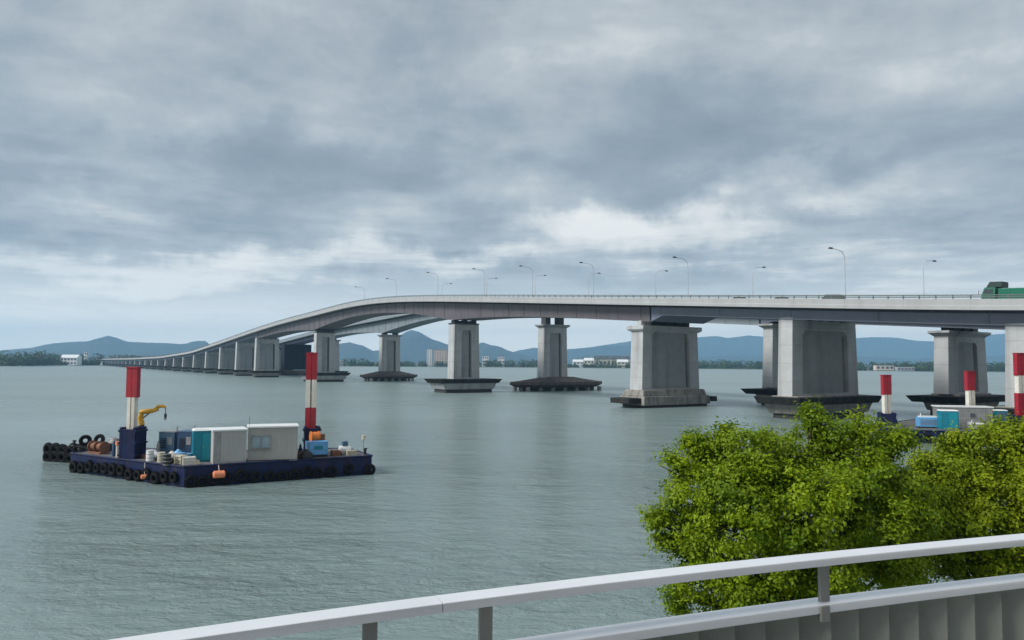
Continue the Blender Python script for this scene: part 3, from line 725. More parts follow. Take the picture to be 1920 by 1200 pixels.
# ------------------------------------------------------------------ traffic on the near bridge (nose along +x of the bridge = to the left)
def on_road(px, s):
    t = lamp_t(px, s); return WP(t, s, ztop(t) - .93)
def wheels(t, xs, hw, r):
    for x in xs:
        for sy in (-1, 1):
            wv_ = MB().torus((x, sy * hw, r), r * .68, r * .32, (0, 1, 0), 16, 8).build('wheel', M_rubber, t, smooth=True)
            MB().tube([(x, sy * (hw - .09), r), (x, sy * (hw + .06), r)], r * .55, 14).build('rim', M_greys, wv_)
def slope(t0): return math.atan2(ztop(t0 + 4) - ztop(t0 - 4), 8)
p = on_road(1889, -3.2)
tk = thing('truck', 'dark green truck with raised cab roof driving along the bridge', 'truck', p, BROT)
MB().box((-1.8, 0, .78), (8.6, .95, .3)).build('chassis', M_black, tk)
MB().prism([(1.0, -1.2), (2.9, -1.2), (2.9, 1.2), (1.0, 1.2)], .55, 1.75).prism([(1.0, -1.2), (2.9, -1.2), (2.9, 1.2), (1.0, 1.2)], 1.75, 2.85, [(1.05, -1.1), (2.55, -1.1), (2.55, 1.1), (1.05, 1.1)]).build('cab', M_truck, tk, bevel=.06)
MB().prism([(.2, -1.05), (2.35, -1.05), (2.35, 1.05), (.2, 1.05)], 2.86, 3.7, [(.2, -1.0), (1.9, -1.0), (1.9, 1.0), (.2, 1.0)]).build('roof_deflector', M_truckd, tk, bevel=.05)
MB().prism([(2.905, -1.0), (2.93, -1.0), (2.93, 1.0), (2.905, 1.0)], 1.8, 2.7, [(2.60, -.95), (2.63, -.95), (2.63, .95), (2.60, .95)]).build('windscreen', M_win, tk)
for sy in (-1, 1):
    d_ = MB().box((1.9, sy * 1.2, 1.35), (1.2, .05, 1.2)).build('door', M_truck, tk)
    MB().prism([(1.35, sy * 1.19), (2.6, sy * 1.19), (2.6, sy * 1.23), (1.35, sy * 1.23)], 1.96, 2.6, [(1.35, sy * 1.13), (2.45, sy * 1.13), (2.45, sy * 1.17), (1.35, sy * 1.17)]).build('window', M_win, d_)
    m_ = MB().tube([(2.8, sy * 1.15, 2.3), (3.2, sy * 1.42, 2.35)], .03, 6).box((3.25, sy * 1.45, 2.15), (.12, .28, .55)).build('mirror', M_bw, tk)
    MB().box((2.93, sy * .85, .85), (.06, .35, .22)).build('headlight', M_bw, tk)
bd = MB().box((-2.7, 0, 1.05), (6.6, 2.4, .14))
for sy in (-1, 1): bd.box((-2.7, sy * 1.17, 1.9), (6.6, .07, 1.55))
for x in (-5.96, .56): bd.box((x, 0, 1.9), (.07, 2.26, 1.55))
bd.build('cargo_bed', M_truck, tk, bevel=.02)
MB().prism([(-5.7, -1.0), (.4, -1.0), (.4, 1.0), (-5.7, 1.0)], 1.13, 2.5, [(-5.2, -.4), (.1, -.4), (.1, .5), (-5.2, .5)]).build('load', M_truckd, tk)
wheels(tk, (2.0, -3.2, -4.4), .95, .5)
tk.rotation_euler = (0, -slope(-80), BROT)

def car(px, s, label, paint, van):
    p = on_road(px, s); t = thing('van' if van else 'car', label, 'van' if van else 'car', p, BROT)
    Lc = 4.7; h1, h2 = (1.0, 1.95) if van else (.86, 1.5)
    hw = .85
    MB().prism([(-2.3, -hw), (2.3, -hw), (2.35, 0), (2.3, hw), (-2.3, hw)], .28, h1, [(-2.32, -hw * .98), (2.1, -hw * .95), (2.2, 0), (2.1, hw * .95), (-2.32, hw * .98)]).build('body', paint, t, bevel=.08)
    xs = (-2.25, 1.55, -2.1, .75) if van else (-2.1, 1.2, -1.3, .35)
    MB().prism([(xs[0], -hw * .95), (xs[1], -hw * .95), (xs[1], hw * .95), (xs[0], hw * .95)], h1, h2 - .08, [(xs[2], -hw * .8), (xs[3], -hw * .8), (xs[3], hw * .8), (xs[2], hw * .8)]).build('window', M_win, t)
    MB().prism([(xs[2] - .05, -hw * .82), (xs[3] + .05, -hw * .82), (xs[3] + .05, hw * .82), (xs[2] - .05, hw * .82)], h2 - .079, h2, [(xs[2] + .1, -hw * .7), (xs[3] - .1, -hw * .7), (xs[3] - .1, hw * .7), (xs[2] + .1, hw * .7)]).build('roof', paint, t, bevel=.03)
    for sy in (-1, 1): MB().box((2.2, sy * .6, .68), (.16, .32, .16)).build('headlight', M_bw, t)
    wheels(t, (1.45, -1.4), .78, .33)
    t.rotation_euler = (0, -slope(lamp_t(px, s)), BROT)
car(1559, -2.8, 'bronze van passing just left of the tallest-looking street lamp on the bridge', M_van, True)
car(1463, -2.8, 'dark low car on the bridge left of the bronze van', M_car, False)
car(1384, -2.8, 'dark low car farther along the bridge, left of a thin lamp', M_car, False)

# ------------------------------------------------------------------ work barge
DZ = 1.62
W1 = onz(131, 884, 0); W2 = onz(345, 914.5, 0); W3 = onz(697, 889, 0)
eR = (W3 - W2).normalized(); nR = Vector((-eR.y, eR.x, 0))
eL = (W1 - W2).normalized(); nL = Vector((eL.y, -eL.x, 0))
W4 = W3 + nR * 6.5; W6 = W1 + nL * 5.5; W5 = W2 + (nR * 10.5 + nL * 4) * .75
RB = math.atan2(eR.y, eR.x); RL = math.atan2(-eL.y, -eL.x)
def tyre_mesh():
    m = MB().torus((0, 0, 0), .33, .155, (0, 1, 0), 18, 8, squash=1.0)
    for k in range(18):
        a = k / 18 * 2 * math.pi
        m.box((.475 * math.cos(a), 0, .475 * math.sin(a)), (.05, .2, .05))
    return m
def make_barge(name, label, poly, dz=DZ):
    c = sum(poly, Vector()) / len(poly); t = thing(name, label, 'barge', (c.x, c.y, 0))
    pl = [(p.x - c.x, p.y - c.y) for p in poly]; sh = [(x * .985, y * .985) for x, y in pl]
    MB().prism(sh, -.6, .25, pl).prism(pl, .25, dz).build('hull', M_navy, t, bevel=.06)
    MB().prism([(x * .985, y * .985) for x, y in pl], dz + .001, dz + .02).build('deck', M_deckp, t)
    m = MB()
    for i in range(len(pl)):
        a, b_ = Vector((*pl[i], dz)), Vector((*pl[(i + 1) % len(pl)], dz))
        m.tube([a, b_], .09, 8)
    m.build('rubbing_strip', M_navy, t)
    return t, c
poly = [W1, W2, W3, W4, W5, W6]
barge, bc = make_barge('work_barge', 'navy blue work barge carrying a site cabin, two red and white spuds and tyres', poly)
def loc(p, z=0.0): return (p.x - bc.x, p.y - bc.y, z)
def bollard(root, p, z):
    MB().cyl((p[0], p[1], z), .12, .55, 10).cyl((p[0], p[1], z + .5), .2, .1, 10).build('bollard', M_black, root)
for px, py in ((688, 854), (524, 864), (150, 850), (306, 869)):
    q = onz(px, py, DZ); bollard(barge, loc(q + nR * .5), DZ)

# tyres hung along the sides, each on its own
tyre0 = None
def hang_tyre(pos, rz, label, group, s=1.0, rx=0.0):
    global tyre0
    if tyre0 is None:
        tyre0 = tyre_mesh().build('tyre', M_rubber, None, smooth=True); o = tyre0
    else:
        o = tyre0.copy(); col.objects.link(o)
    o.location = pos; o.rotation_euler = (rx, random.uniform(-1, 1), rz); o.scale = (s, s, s)
    return tag(o, label, 'tyre', group)
LL = (W1 - W2).length
for i in range(13):
    f = .07 + i * .073
    p = W2 + eL * LL * f - nL * .17 + Vector((0, 0, random.uniform(.45, .75)))
    hang_tyre(p, math.atan2(eL.y, eL.x), 'black tyre hanging on the navy hull left of the corner nearest the camera', 'tyres on the left side of the barge', random.uniform(.9, 1.15))
LR = (W3 - W2).length
for f, s in ((.03, 1.05), (.085, 1.0), (.14, 1.1), (.2, 1.0), (.275, 1.1), (.345, 1.0), (.42, .95), (.49, 1.05), (.555, 1.15), (.62, .95), (.68, 1.0), (.76, 1.05), (.86, .95), (.985, 1.05)):
    p = W2 + eR * LR * f - nR * .17 + Vector((0, 0, random.uniform(.35, .7)))
    hang_tyre(p, RB, 'black tyre hanging on the navy hull below the site cabin and light blue box', 'tyres on the right side of the barge', s)

# spud towers belong to the barge, the spuds slide in them
def spud_tower(root, c, base, w_, h_, rz, mats=None):
    m = MB(); k = w_ / 2
    R3 = Matrix.Rotation(rz, 3, 'Z')
    def pp(x, y, z): v = R3 @ Vector((x, y, 0)); return (c[0] + v.x, c[1] + v.y, z)
    for sx, sy, lx, ly in ((-1, 0, .22, w_), (1, 0, .22, w_), (0, 1, w_ - .44, .16)):
        q = pp(sx * (k - .11), sy * (k - .08), base + h_ / 2); m.box(q, (lx, ly, h_), rz)
    q = pp(0, -k + .10, base + h_ * .47); m.box(q, (w_ - .446, .16, h_ * .94), rz)
    for zf in (.12, .5, .88):
        for sx in (-1, 1):
            q = pp(sx * (k + .05), 0, base + h_ * zf); m.box(q, (.12, w_ * 1.05, .16), rz)
    for sx in (-1, 1):
        q = pp(sx * (k + .28), 0, base + .45); m.box(q, (.5, .14, .9), rz, taper=(.2, 1))
    return m.build('spud_tower', M_navy, root, bevel=.02)
def spud(label, px, Y, bands, width_px, rz, base_z=-1.5, thin=1.0):
    """bands: list of (ytop, ybottom, colour) in the photograph, an H-pile built at distance Y"""
    wd = width_px * Y / F; p0 = at(px, bands[0][0], Y)
    t = thing('spud_pole', label, 'spud pole', (p0.x, p0.y, 0), rz)
    fl = wd * .5
    for i, (ya, yb, c) in enumerate(bands):
        z1 = at(px, ya, Y).z; z0 = at(px, yb, Y).z if yb else base_z
        m = MB()
        k_ = 1 if c == 'r' else thin; fw_ = .47 if c == 'r' else .42 * thin
        for sx in (-1, 1): m.box((sx * wd * (.25 if c == 'r' else .28 * thin), 0, (z0 + z1) / 2), (wd * fw_, wd * .5, z1 - z0 - .004))
        m.box((0, wd * .15, (z0 + z1) / 2), (wd * .3, wd * .12, z1 - z0 - .004))
        if i == 0: m.box((0, 0, z1 + .05), (wd * 1.02, wd * .62, .1))
        m.build('red_band' if c == 'r' else 'white_band', M_red if c == 'r' else M_white, t)
    return t
pT = onz(250, 862, DZ); YT = pT.y + .95
tl = at(250, 800, YT)
spud_tower(barge, loc(Vector((tl.x, tl.y, 0))), DZ, 1.5, tl.z - DZ, RL * .35)
spud('red-topped white spud rising from the tall navy tower on the left of the barge', 251, YT, [(690, 745, 'r'), (745, None, 'w')], 22, R(-6), thin=.68)
YR = 68.5; tr = at(585, 799, YR)
spud_tower(barge, loc(Vector((tr.x, tr.y, 0))), DZ, 1.4, tr.z - DZ, RB * .6)
spud('tall red, white and red spud standing right of the site cabin', 585, YR, [(663, 712, 'r'), (712, 764, 'w'), (764, None, 'r')], 20, R(12))

# site cabin
def wall_ribs(m, x0, x1, y, z0, z1, step, d=.03, wv_=.07):
    n = int((x1 - x0) / step)
    for i in range(n + 1): m.box((x0 + (x1 - x0) * i / n, y, (z0 + z1) / 2), (wv_, d * 2, z1 - z0))
a = onz(464, 866.8, DZ); b_ = onz(557, 863.5, DZ); wC = (b_ - a).length; rzC = math.atan2((b_ - a).y, (b_ - a).x)
HC = -.32 + at(500, 795, onz(500, 866, DZ).y).z - DZ
cab = thing('site_cabin', 'beige site cabin with a sliding window and white roof on the navy barge', 'cabin', (a.x, a.y, DZ + .02), rzC)
dC = 2.3
m = MB().box((wC / 2, dC / 2, HC / 2 + .06), (wC, dC, HC - .12)); wall_ribs(m, .06, wC - .06, 0, .15, HC - .12, .42, .012, .03); m.build('wall', M_cabin, cab)
MB().box((wC / 2, dC / 2, HC + .05), (wC + .2, dC + .24, .14)).build('roof', M_roof, cab, bevel=.02)
MB().box((wC / 2, dC / 2, .03), (wC + .02, dC + .02, .055)).build('base_frame', M_greys, cab)
wx = wC * .26; wf = MB()
for dx, dz_, sx, sz in ((0, .52, 1.5, .06), (0, -.52, 1.5, .06), (-.72, 0, .06, 1.0), (.72, 0, .06, 1.0), (0, 0, .05, 1.0)): wf.box((wx, -.03, HC * .58 + dz_), (sx, .1, sz)) if dx == 0 and sz < .5 else wf.box((wx + dx, -.03, HC * .58), (sx, .1, .98))
w_o = wf.build('window', M_greys, cab)
for dx in (-.36, .36): MB().box((wx + dx, -.02, HC * .58), (.66, .03, .96)).build('pane', M_glass, w_o)
MB().box((wx, -.09, HC * .58 - .6), (1.6, .16, .05)).build('sill', M_greys, cab)
MB().tube([(wC * .02, .4, HC + .1), (wC * .02, .4, HC + .9)], .02, 6).build('antenna', M_black, cab)
# ribbed white container to its left
a2 = onz(400, 871.5, DZ); b2 = onz(461, 868.3, DZ); wS = (b2 - a2).length; HS = -.27 + at(430, 802, onz(430, 870, DZ).y).z - DZ
rz2 = math.atan2((b2 - a2).y, (b2 - a2).x)
sc = thing('storage_container', 'white ribbed storage container between the teal booth and the site cabin', 'container', (a2.x, a2.y, DZ + .02), rz2)
x0 = -.05
m = MB().box(((x0 + wS) / 2, 1.15, HS / 2), (wS - x0, 2.3, HS)); wall_ribs(m, .6, wS - .06, 0, .12, HS - .1, .21, .05, .09); m.build('wall', M_cabin2, sc)
MB().box(((x0 + wS) / 2, 1.15, HS + .05), (wS - x0 + .2, 2.54, .14)).build('roof', M_roof, sc, bevel=.02)
MB().box((.26, -.03, HS / 2), (.5, .05, HS - .1)).build('door', M_greys, sc)
MB().box((wS * .5, -.05, .12), (wS, .06, .16)).build('base_frame', M_greys, sc)

def booth(px, py, wpx, hpx, rz, label, doorm=None):
    p = onz(px, py, DZ); wd = wpx * p.y / F; H = hpx * p.y / F
    t = thing('portable_booth', label, 'booth', (p.x, p.y, DZ + .02), rz)
    d_ = wd * .75
    m = MB().box((0, d_ / 2, H * .47), (wd, d_, H * .94)); wall_ribs(m, -wd / 2 + .05, wd / 2 - .05, 0, .1, H * .9, wd / 3, .035, .09)
    for sx in (-1, 1): m.box((sx * wd / 2, d_ / 2, H * .5), (.07, d_ * .5, H * .8))
    m.build('wall', M_teal, t, bevel=.03)
    MB().prism([(-wd / 2 - .05, -.06), (wd / 2 + .05, -.06), (wd / 2 + .05, d_ + .06), (-wd / 2 - .05, d_ + .06)], H * .94, H, [(-wd / 2 + .1, .1), (wd / 2 - .1, .1), (wd / 2 - .1, d_ - .1), (-wd / 2 + .1, d_ - .1)]).build('roof', M_roof, t, bevel=.03)
    dr = MB().box((wd * .17, -.05, H * .46), (wd * .52, .05, H * .8)).build('door', doorm or M_teal2, t)
    MB().box((-wd * .03, -.09, H * .45), (.05, .05, .18)).build('handle', M_greys, dr)
    return t
booth(382, 866.5, 39, 61, rz2, 'teal plastic booth standing left of the white ribbed container on the barge')

# yellow crane
pc = at(266, 800, YT + .9)
cr_ = thing('deck_crane', 'small yellow folding crane beside the left spud', 'crane', (pc.x, pc.y, DZ), 0)
zc = lambda py: at(280, py, YT + .9).z - DZ
sx_ = lambda px: at(px, 780, YT + .9).x - pc.x
MB().cyl((0, 0, 0), .32, 1.2, 12).cyl((0, 0, 1.2), .2, zc(793) - 1.2, 12).build('column', M_black, cr_)
MB().tube([(0, 0, zc(797)), (sx_(263), 0, zc(783)), (sx_(266), 0, zc(773))], [.26, .24, .2], 8).build('post', M_yel, cr_)
MB().tube([(sx_(263), 0, zc(773)), (sx_(285), -.05, zc(770)), (sx_(297), -.08, zc(767))], [.22, .2, .15], 8).build('boom', M_yel, cr_)
MB().tube([(sx_(290), -.08, zc(768)), (sx_(297), -.08, zc(762)), (sx_(306), -.08, zc(761)), (sx_(311), -.08, zc(764))], [.13, .16, .14, .1], 8).build('jib', M_yel, cr_)
hk = MB().tube([(sx_(311), -.08, zc(764)), (sx_(311), -.08, zc(779))], .03, 6); hk.cyl((sx_(311), -.08, zc(783)), .11, .35, 8)
hk.torus((sx_(311), -.08, zc(785)), .09, .03, (0, 1, 0), 10, 6); hk.build('hook', M_black, cr_)
MB().tube([(sx_(266), .1, zc(785)), (sx_(283), .02, zc(772))], .07, 8).build('ram', M_greys, cr_)

# machines and clutter, each standing on the deck
def stand(px, py, z=DZ): q = onz(px, py, z); return q
def machine(name, label, cat, px, py, wpx, hpx, depth, rz, body, trim, panel=True):
    p = stand(px, py); wd = wpx * p.y / F; H = hpx * p.y / F
    t = thing(name, label, cat, (p.x, p.y, DZ + .02), rz)
    MB().box((0, depth / 2, .09), (wd * .96, depth * .96, .18)).build('skid', M_black, t)
    MB().box((0, depth / 2, .18 + (H - .26) / 2), (wd, depth, H - .26)).build('housing', body, t, bevel=.05)
    MB().box((0, depth / 2, H - .06), (wd * 1.03, depth * 1.03, .06)).build('lid', trim, t, bevel=.02)
    if panel:
        g = MB()
        for k in range(6): g.box((-wd * .2, -.02, H * .35 + k * H * .07), (wd * .36, .06, H * .025))
        g.build('grille', M_black, t)
        MB().box((wd * .22, -.015, H * .62), (wd * .3, .05, H * .3)).build('control_panel', M_greys, t)
        MB().tube([(wd * .3, depth * .5, H - .05), (wd * .3, depth * .5, H + .3), (wd * .36, depth * .5, H + .38)], .05, 8).build('exhaust', M_greys, t)
    return t
machine('generator', 'steel blue generator between the navy tower and the dark blue one', 'generator', 311, 856, 34, 46, 1.5, RL + .3, M_blue, M_greys)
machine('generator', 'dark blue generator directly left of the teal booth', 'generator', 346, 858, 30, 49, 1.6, RL + .5, M_dblue, M_blue)
machine('toolbox', 'bright light blue box with a dark slot under the orange winch', 'box', 597, 857.5, 36, 29, 1.2, RB, M_sky, M_sky, False)
p = stand(597, 857.5); MB_slot = None
tb = [o for o in col.objects if o.name.startswith('toolbox')][0]
MB().box((0, -.015, .82), (.75, .05, .32)).build('slot', M_teal, tb)
# orange winch on a dark stand behind the box
pw = at(592, 829, 67.2)
wn = thing('winch', 'orange winch drum in front of the right spud tower', 'winch', (pw.x, pw.y, DZ), RB)
hgt = pw.z - DZ
MB().box((0, 0, hgt / 2), (1.3, .7, hgt)).build('stand', M_black, wn)
MB().tube([(-.42, 0, hgt + .48), (.2, 0, hgt + .48)], .44, 16).build('drum', M_orange, wn, smooth=True)
m = MB()
for x in (-.45, .25): m.tube([(x - .03, 0, hgt + .48), (x + .03, 0, hgt + .48)], .5, 16)
m.build('flange', M_orange, wn)
MB().box((.55, 0, hgt + .35), (.45, .5, .7)).build('motor', M_rusty, wn, bevel=.05)
def drum(label, px, py, m_, r=.3, h=.88):
    p = stand(px, py); t = thing('oil_drum', label, 'drum', (p.x, p.y, DZ + .02))
    b = MB().cyl((0, 0, 0), r, h, 16)
    b.build('body', m_, t, smooth=True)
    q = MB()
    for z in (.02, h * .33, h * .66, h - .02): q.torus((0, 0, z), r, .022, (0, 0, 1), 18, 6)
    q.build('hoop', M_greys, t, smooth=True)
drum('dark drum in front of the steel blue generator', 313, 872, M_black)
drum('light blue drum on the deck beside the dark blue generator', 339, 868, M_sky, .33, .8)
drum('light blue drum nearest the teal booth', 352, 867, M_sky, .33, .72)
drum('white drum at the foot of the navy tower', 281, 865, M_bw, .3, .9)
drum('pale drum in front of the steel blue generator', 302, 868, M_cream, .3, .85)
def crate(label, px, py, sx, sy, h, m_, rz):
    p = stand(px, py); t = thing('crate', label, 'crate', (p.x, p.y, DZ + .02), rz)
    q = MB().box((0, sy / 2, h / 2), (sx * .96, sy * .96, h))
    for x in (-1, 1):
        for y in (0, 1): q.box((x * sx * .46, y * sy, h / 2), (.09, .05, h + .03))
    for z in (.12, .5, .88): q.box((0, -.03, z * h), (sx, .05, .08))
    q.build('body', m_, t)
crate('cream crate on the deck edge, left of the pale grey one', 333, 871, .8, .6, .7, M_cream, RL)
crate('pale grey crate in front of the teal booth', 355, 872.5, .95, .6, .62, M_white, RB)
crate('cream crate low at the right end of the deck', 660, 854, .9, .6, .42, M_cream, RB)
crate('rust brown crate right of the light blue box', 631, 856, .7, .6, .5, M_rusty, RB)
p = stand(646, 853)
t = thing('compressor', 'small white compressor right of the light blue box', 'compressor', (p.x, p.y, DZ + .02), RB)
MB().tube([(-.5, 0, .5), (.5, 0, .5)], .32, 14).build('tank', M_bw, t, smooth=True)
MB().box((0, 0, 1.0), (.5, .4, .42)).build('engine', M_blue, t, bevel=.04)
m = MB()
for x in (-.35, .35): m.box((x, 0, .1), (.08, .5, .2))
m.build('foot', M_black, t)
p = stand(681, 855)
t = thing('signal_mast', 'thin signal mast with a small lantern at the right end of the barge', 'mast', (p.x, p.y, DZ + .02), 0)
MB().cyl((0, 0, 0), .14, .06, 8).tube([(0, 0, .06), (0, 0, 1.45)], .035, 8).build('pole', M_greys, t)
MB().cyl((0, 0, 1.45), .16, .3, 10).cyl((0, 0, 1.75), .19, .05, 10).build('lantern', M_cream, t)
p = stand(221, 858)
t = thing('vent_pipe', 'short pale pipe with a pink cap left of the navy tower', 'pipe', (p.x, p.y, DZ + .02), 0)
MB().tube([(0, 0, 0), (0, 0, .95), (0, 0, 1.05)], .17, 10).build('pipe', M_white, t)
MB().cyl((0, 0, 1.05), .24, .3, 10).build('cap', M_buoy, t)
def sack(label, px, py, m_, s_=1.0):
    p = stand(px, py); m = MB(); secs = []
    for k, (w_, h_) in enumerate(((.3, 0), (.42, .06), (.44, .2), (.34, .34), (.16, .42), (.08, .5))):
        secs.append([(w_ * s_ * math.cos(a) * (1 + .12 * math.sin(3 * a + k)), w_ * .75 * s_ * math.sin(a), h_ * s_ * 1.3) for a in [i * math.pi / 6 for i in range(12)]])
    m.loft(secs); o = m.build('sack', m_, None, smooth=True); o.location = (p.x, p.y, DZ + .02); tag(o, label, 'sack')
sack('white sack on the deck right of the navy tower', 290, 860, M_bw, 1.1)
sack('white sack behind the dark drum in front of the generators', 322, 862, M_white, 1.1)
sack('black bag on the deck edge in front of the generators', 318, 869.5, M_black, .9)
sack('blue tarpaulin bundle against the dark blue generator', 334, 860, M_sky, 1.2)
sack('brown bag between the site cabin and the light blue box', 566, 860, M_rusty, 1.0)
sack('dark bundle left of the light blue box', 574, 861, M_black, 1.3)
def bottle(label, px, py, m_):
    p = stand(px, py); t = thing('gas_cylinder', label, 'gas cylinder', (p.x, p.y, DZ + .02))
    MB().tube([(0, 0, 0), (0, 0, 1.05), (0, 0, 1.2), (0, 0, 1.3)], [.14, .14, .08, .05], 12).build('body', m_, t, smooth=True)
    MB().cyl((0, 0, 1.3), .05, .12, 8).build('valve', M_greys, t)
bottle('grey gas cylinder standing against the steel blue generator', 296, 858, M_greys)
bottle('dark blue gas cylinder beside the vent pipe at left', 213, 856, M_dblue)
p = stand(268, 860); a_ = RL
t = thing('timber_stack', 'low stack of brown timber right of the navy tower', 'timber', (p.x, p.y, DZ + .02), a_)
m = MB()
for r_ in range(3):
    for k in range(4): m.box((random.uniform(-.1, .1), k * .2, .06 + r_ * .12), (2.2, .17, .1))
m.build('timber', M_rusty, t)
for i_, (px_, py_) in enumerate(((300, 864), (366, 871))):
    p = stand(px_, py_); m = MB()
    for k in range(4): m.torus((0, 0, .05 + k * .08), .36 - .03 * k, .045, (0, 0, 1), 18, 6)
    o = m.build('rope_coil', (M_black, M_cream)[i_], None, smooth=True); o.location = (p.x, p.y, DZ + .02)
    tag(o, ('black rope coil on deck behind the pale drum', 'pale rope coil in front of the teal booth')[i_], 'rope')
# rusty chain winch and hose coil on the left deck
p = stand(176, 851.5)
t = thing('mooring_winch', 'rusty mooring winch with two drums on the left deck', 'winch', (p.x, p.y, DZ), RL)
MB().box((0, .4, .1), (1.9, .9, .18)).build('base', M_rusty, t)
for x in (-.5, .5):
    MB().tube([(x - .33, .4, .62), (x + .33, .4, .62)], .34, 14).build('drum', M_rusty, t, smooth=True)
m = MB()
for x in (-.9, 0, .9): m.tube([(x - .04, .4, .62), (x + .04, .4, .62)], .5, 16)
m.build('flange', M_rusty, t)
m = MB()
for k in range(7): m.torus((random.uniform(-.05, .05), random.uniform(-.05, .05), .08 + k * .09), .75 - k * .03, .055, (0, 0, 1), 26, 6)
p = stand(198, 846); o = m.build('hose_coil', M_black, None, smooth=True); o.location = (p.x, p.y, DZ + .02); tag(o, 'black coiled hose behind the rusty mooring winch', 'hose')
# floats hung over the side
def buoy(px, py, r, label):
    Y = None
    p = at(px, py, 60)
    # slide along the view ray to the hull plane on the right side
    d = ray(px, py); k = (W2 - CAM).dot(nR) / d.dot(nR); p = CAM + d * k - nR * (r + .02)
    if px < 340: k = (W2 - CAM).dot(nL) / d.dot(nL); p = CAM + d * k - nL * (r + .02)
    t = thing('float', label, 'float', p, RB)
    MB().tube([(-r * 1.1, 0, 0), (-r * .9, 0, 0), (r * .9, 0, 0), (r * 1.1, 0, 0)], [r * .45, r * .7, r * .7, r * .45], 14).build('body', M_buoy, t, smooth=True)
    MB().tube([(0, 0, r * .6), (0, r * .8, max(.2, 1.62 - p.z))], .025, 6).build('rope', M_white, t)
buoy(409, 888, .42, 'large orange float hanging on the hull under the white container')
buoy(277, 893, .26, 'small orange float hanging between tyres on the left side')

# ------------------------------------------------------------------ tyre-ringed pontoon moored to the left end
Q1 = onz(86, 864, 0); Q2 = onz(148, 868, 0); eQ = (Q2 - Q1).normalized(); nQ = Vector((-eQ.y, eQ.x, 0))
Q2 = Q1 + eQ * 6.6
pq = [Q1, Q2, Q2 + nQ * 4.2, Q1 + nQ * 4.2]
c = sum(pq, Vector()) / 4
pon = thing('pontoon', 'small dark pontoon ringed with tyres moored at the left end of the barge', 'pontoon', (c.x, c.y, 0))
pl = [(p.x - c.x, p.y - c.y) for p in pq]
MB().prism(pl, -.4, 1.25).build('hull', M_black, pon, bevel=.05); MB().prism([(x * .97, y * .97) for x, y in pl], 1.251, 1.28).build('deck', M_deckp, pon)
for px_, s in ((.2, 1), (.8, 1)):
    q = Q1 + eQ * 6.6 * px_ + nQ * 2; bollard(pon, (q.x - c.x, q.y - c.y), 1.28)
for row, zz_ in enumerate((.42, 1.1)):
    for i in range(7):
        p = Q1 + eQ * (.5 + i * .95) - nQ * (.2 - row * .02) + Vector((0, 0, zz_ + random.uniform(-.08, .1)))
        hang_tyre(p, math.atan2(eQ.y, eQ.x), 'large dark tyre hanging on the small pontoon at the far left', 'tyres around the pontoon', random.uniform(1.1, 1.35))
for i in range(3):
    p = Q1 - eQ * .2 + nQ * (.6 + i * 1.3) + Vector((0, 0, .8)); hang_tyre(p, math.atan2(nQ.y, nQ.x), 'large dark tyre hanging on the small pontoon at the far left', 'tyres around the pontoon', 1.3)
p = Q1 + eQ * 2.3 + nQ * 2.4
for i, (dx, dy, z, rx, lb) in enumerate(((0, 0, 1.85, .25, 'upright tyre leaning in the heap on top of the pontoon'), (1.3, .2, 1.9, -.3, 'second upright tyre at the right of the heap on the pontoon'))):
    hang_tyre(p + Vector((dx, dy, z)), .5 - i * .7, lb, None, 1.2, rx)
m = MB()
for k in range(6): m.torus((0, 0, .1 + k * .13), .8 - .05 * k, .08, (0, 0, 1), 24, 6)
o = m.build('rope_coil', M_greys, None, smooth=True); q = p + Vector((3.0, .2, 0)); o.location = (q.x, q.y, 1.28); tag(o, 'grey coil of thick rope on the pontoon beside the tyre heap', 'rope')

# ------------------------------------------------------------------ second barge behind the trees
K = [onz(1646, 801, DZ), onz(1706, 807, DZ), onz(2080, 815, DZ), onz(2080, 789, DZ), onz(1745, 783, DZ), onz(1655, 794, DZ)]
K = [Vector((p.x, p.y, 0)) for p in K]
b2_, bc2 = make_barge('work_barge', 'navy work barge half hidden behind the green trees on the right', K)
RK = math.atan2((K[2] - K[1]).y, (K[2] - K[1]).x)
booth(1782, 805.5, 30, 36, RK, 'teal booth at the left end of the grey container on the right barge')
booth(1874, 801, 30, 32, RK, 'teal booth with a blue door beside the right red and white spud', M_blue)
q1 = onz(1797, 803, DZ); q2 = onz(1858, 803, DZ); wS = (q2 - q1).length; HS = 2.75
t = thing('storage_container', 'grey container with a flat white roof on the barge behind the trees', 'container', (q1.x, q1.y + .6, DZ + .02), RK)
m = MB().box((wS / 2 - 1, 1.2, HS / 2), (wS + 2, 2.4, HS)); wall_ribs(m, -1.9, wS - .1, 0, .1, HS - .1, .3, .03, .1); m.build('wall', M_greys, t)
MB().box((wS / 2 - 1, 1.2, HS + .07), (wS + 2.3, 2.6, .16)).build('roof', M_roof, t)
wo_ = MB().box((wS * .46, -.02, HS * .62), (.8, .1, .7)).build('window', M_greys, t); MB().box((wS * .46, -.06, HS * .62), (.66, .04, .56)).build('pane', M_win, wo_)
def mach2(name, label, cat, px, py, wpx, hpx, body, trim):
    p = onz(px, py, DZ); wd = wpx * p.y / F; H = hpx * p.y / F; t = thing(name, label, cat, (p.x, p.y, DZ + .02), RK)
    MB().box((0, .6, H * .5), (wd, 1.2, H * .8)).build('housing', body, t, bevel=.05)
    MB().box((0, .6, H * .94), (wd * .8, 1.0, H * .12)).build('lid', trim, t)
    MB().box((0, .6, H * .05), (wd * .9, 1.1, H * .1)).build('skid', M_black, t)
    MB().tube([(-wd * .36, .3, H), (-wd * .36, .3, H * 1.25)], .07, 8).build('exhaust', M_bw, t)
    m = MB()
    for k in range(5): m.box((0, -.02, H * (.3 + .1 * k)), (wd * .8, .05, H * .03))
    m.build('grille', M_greys, t)
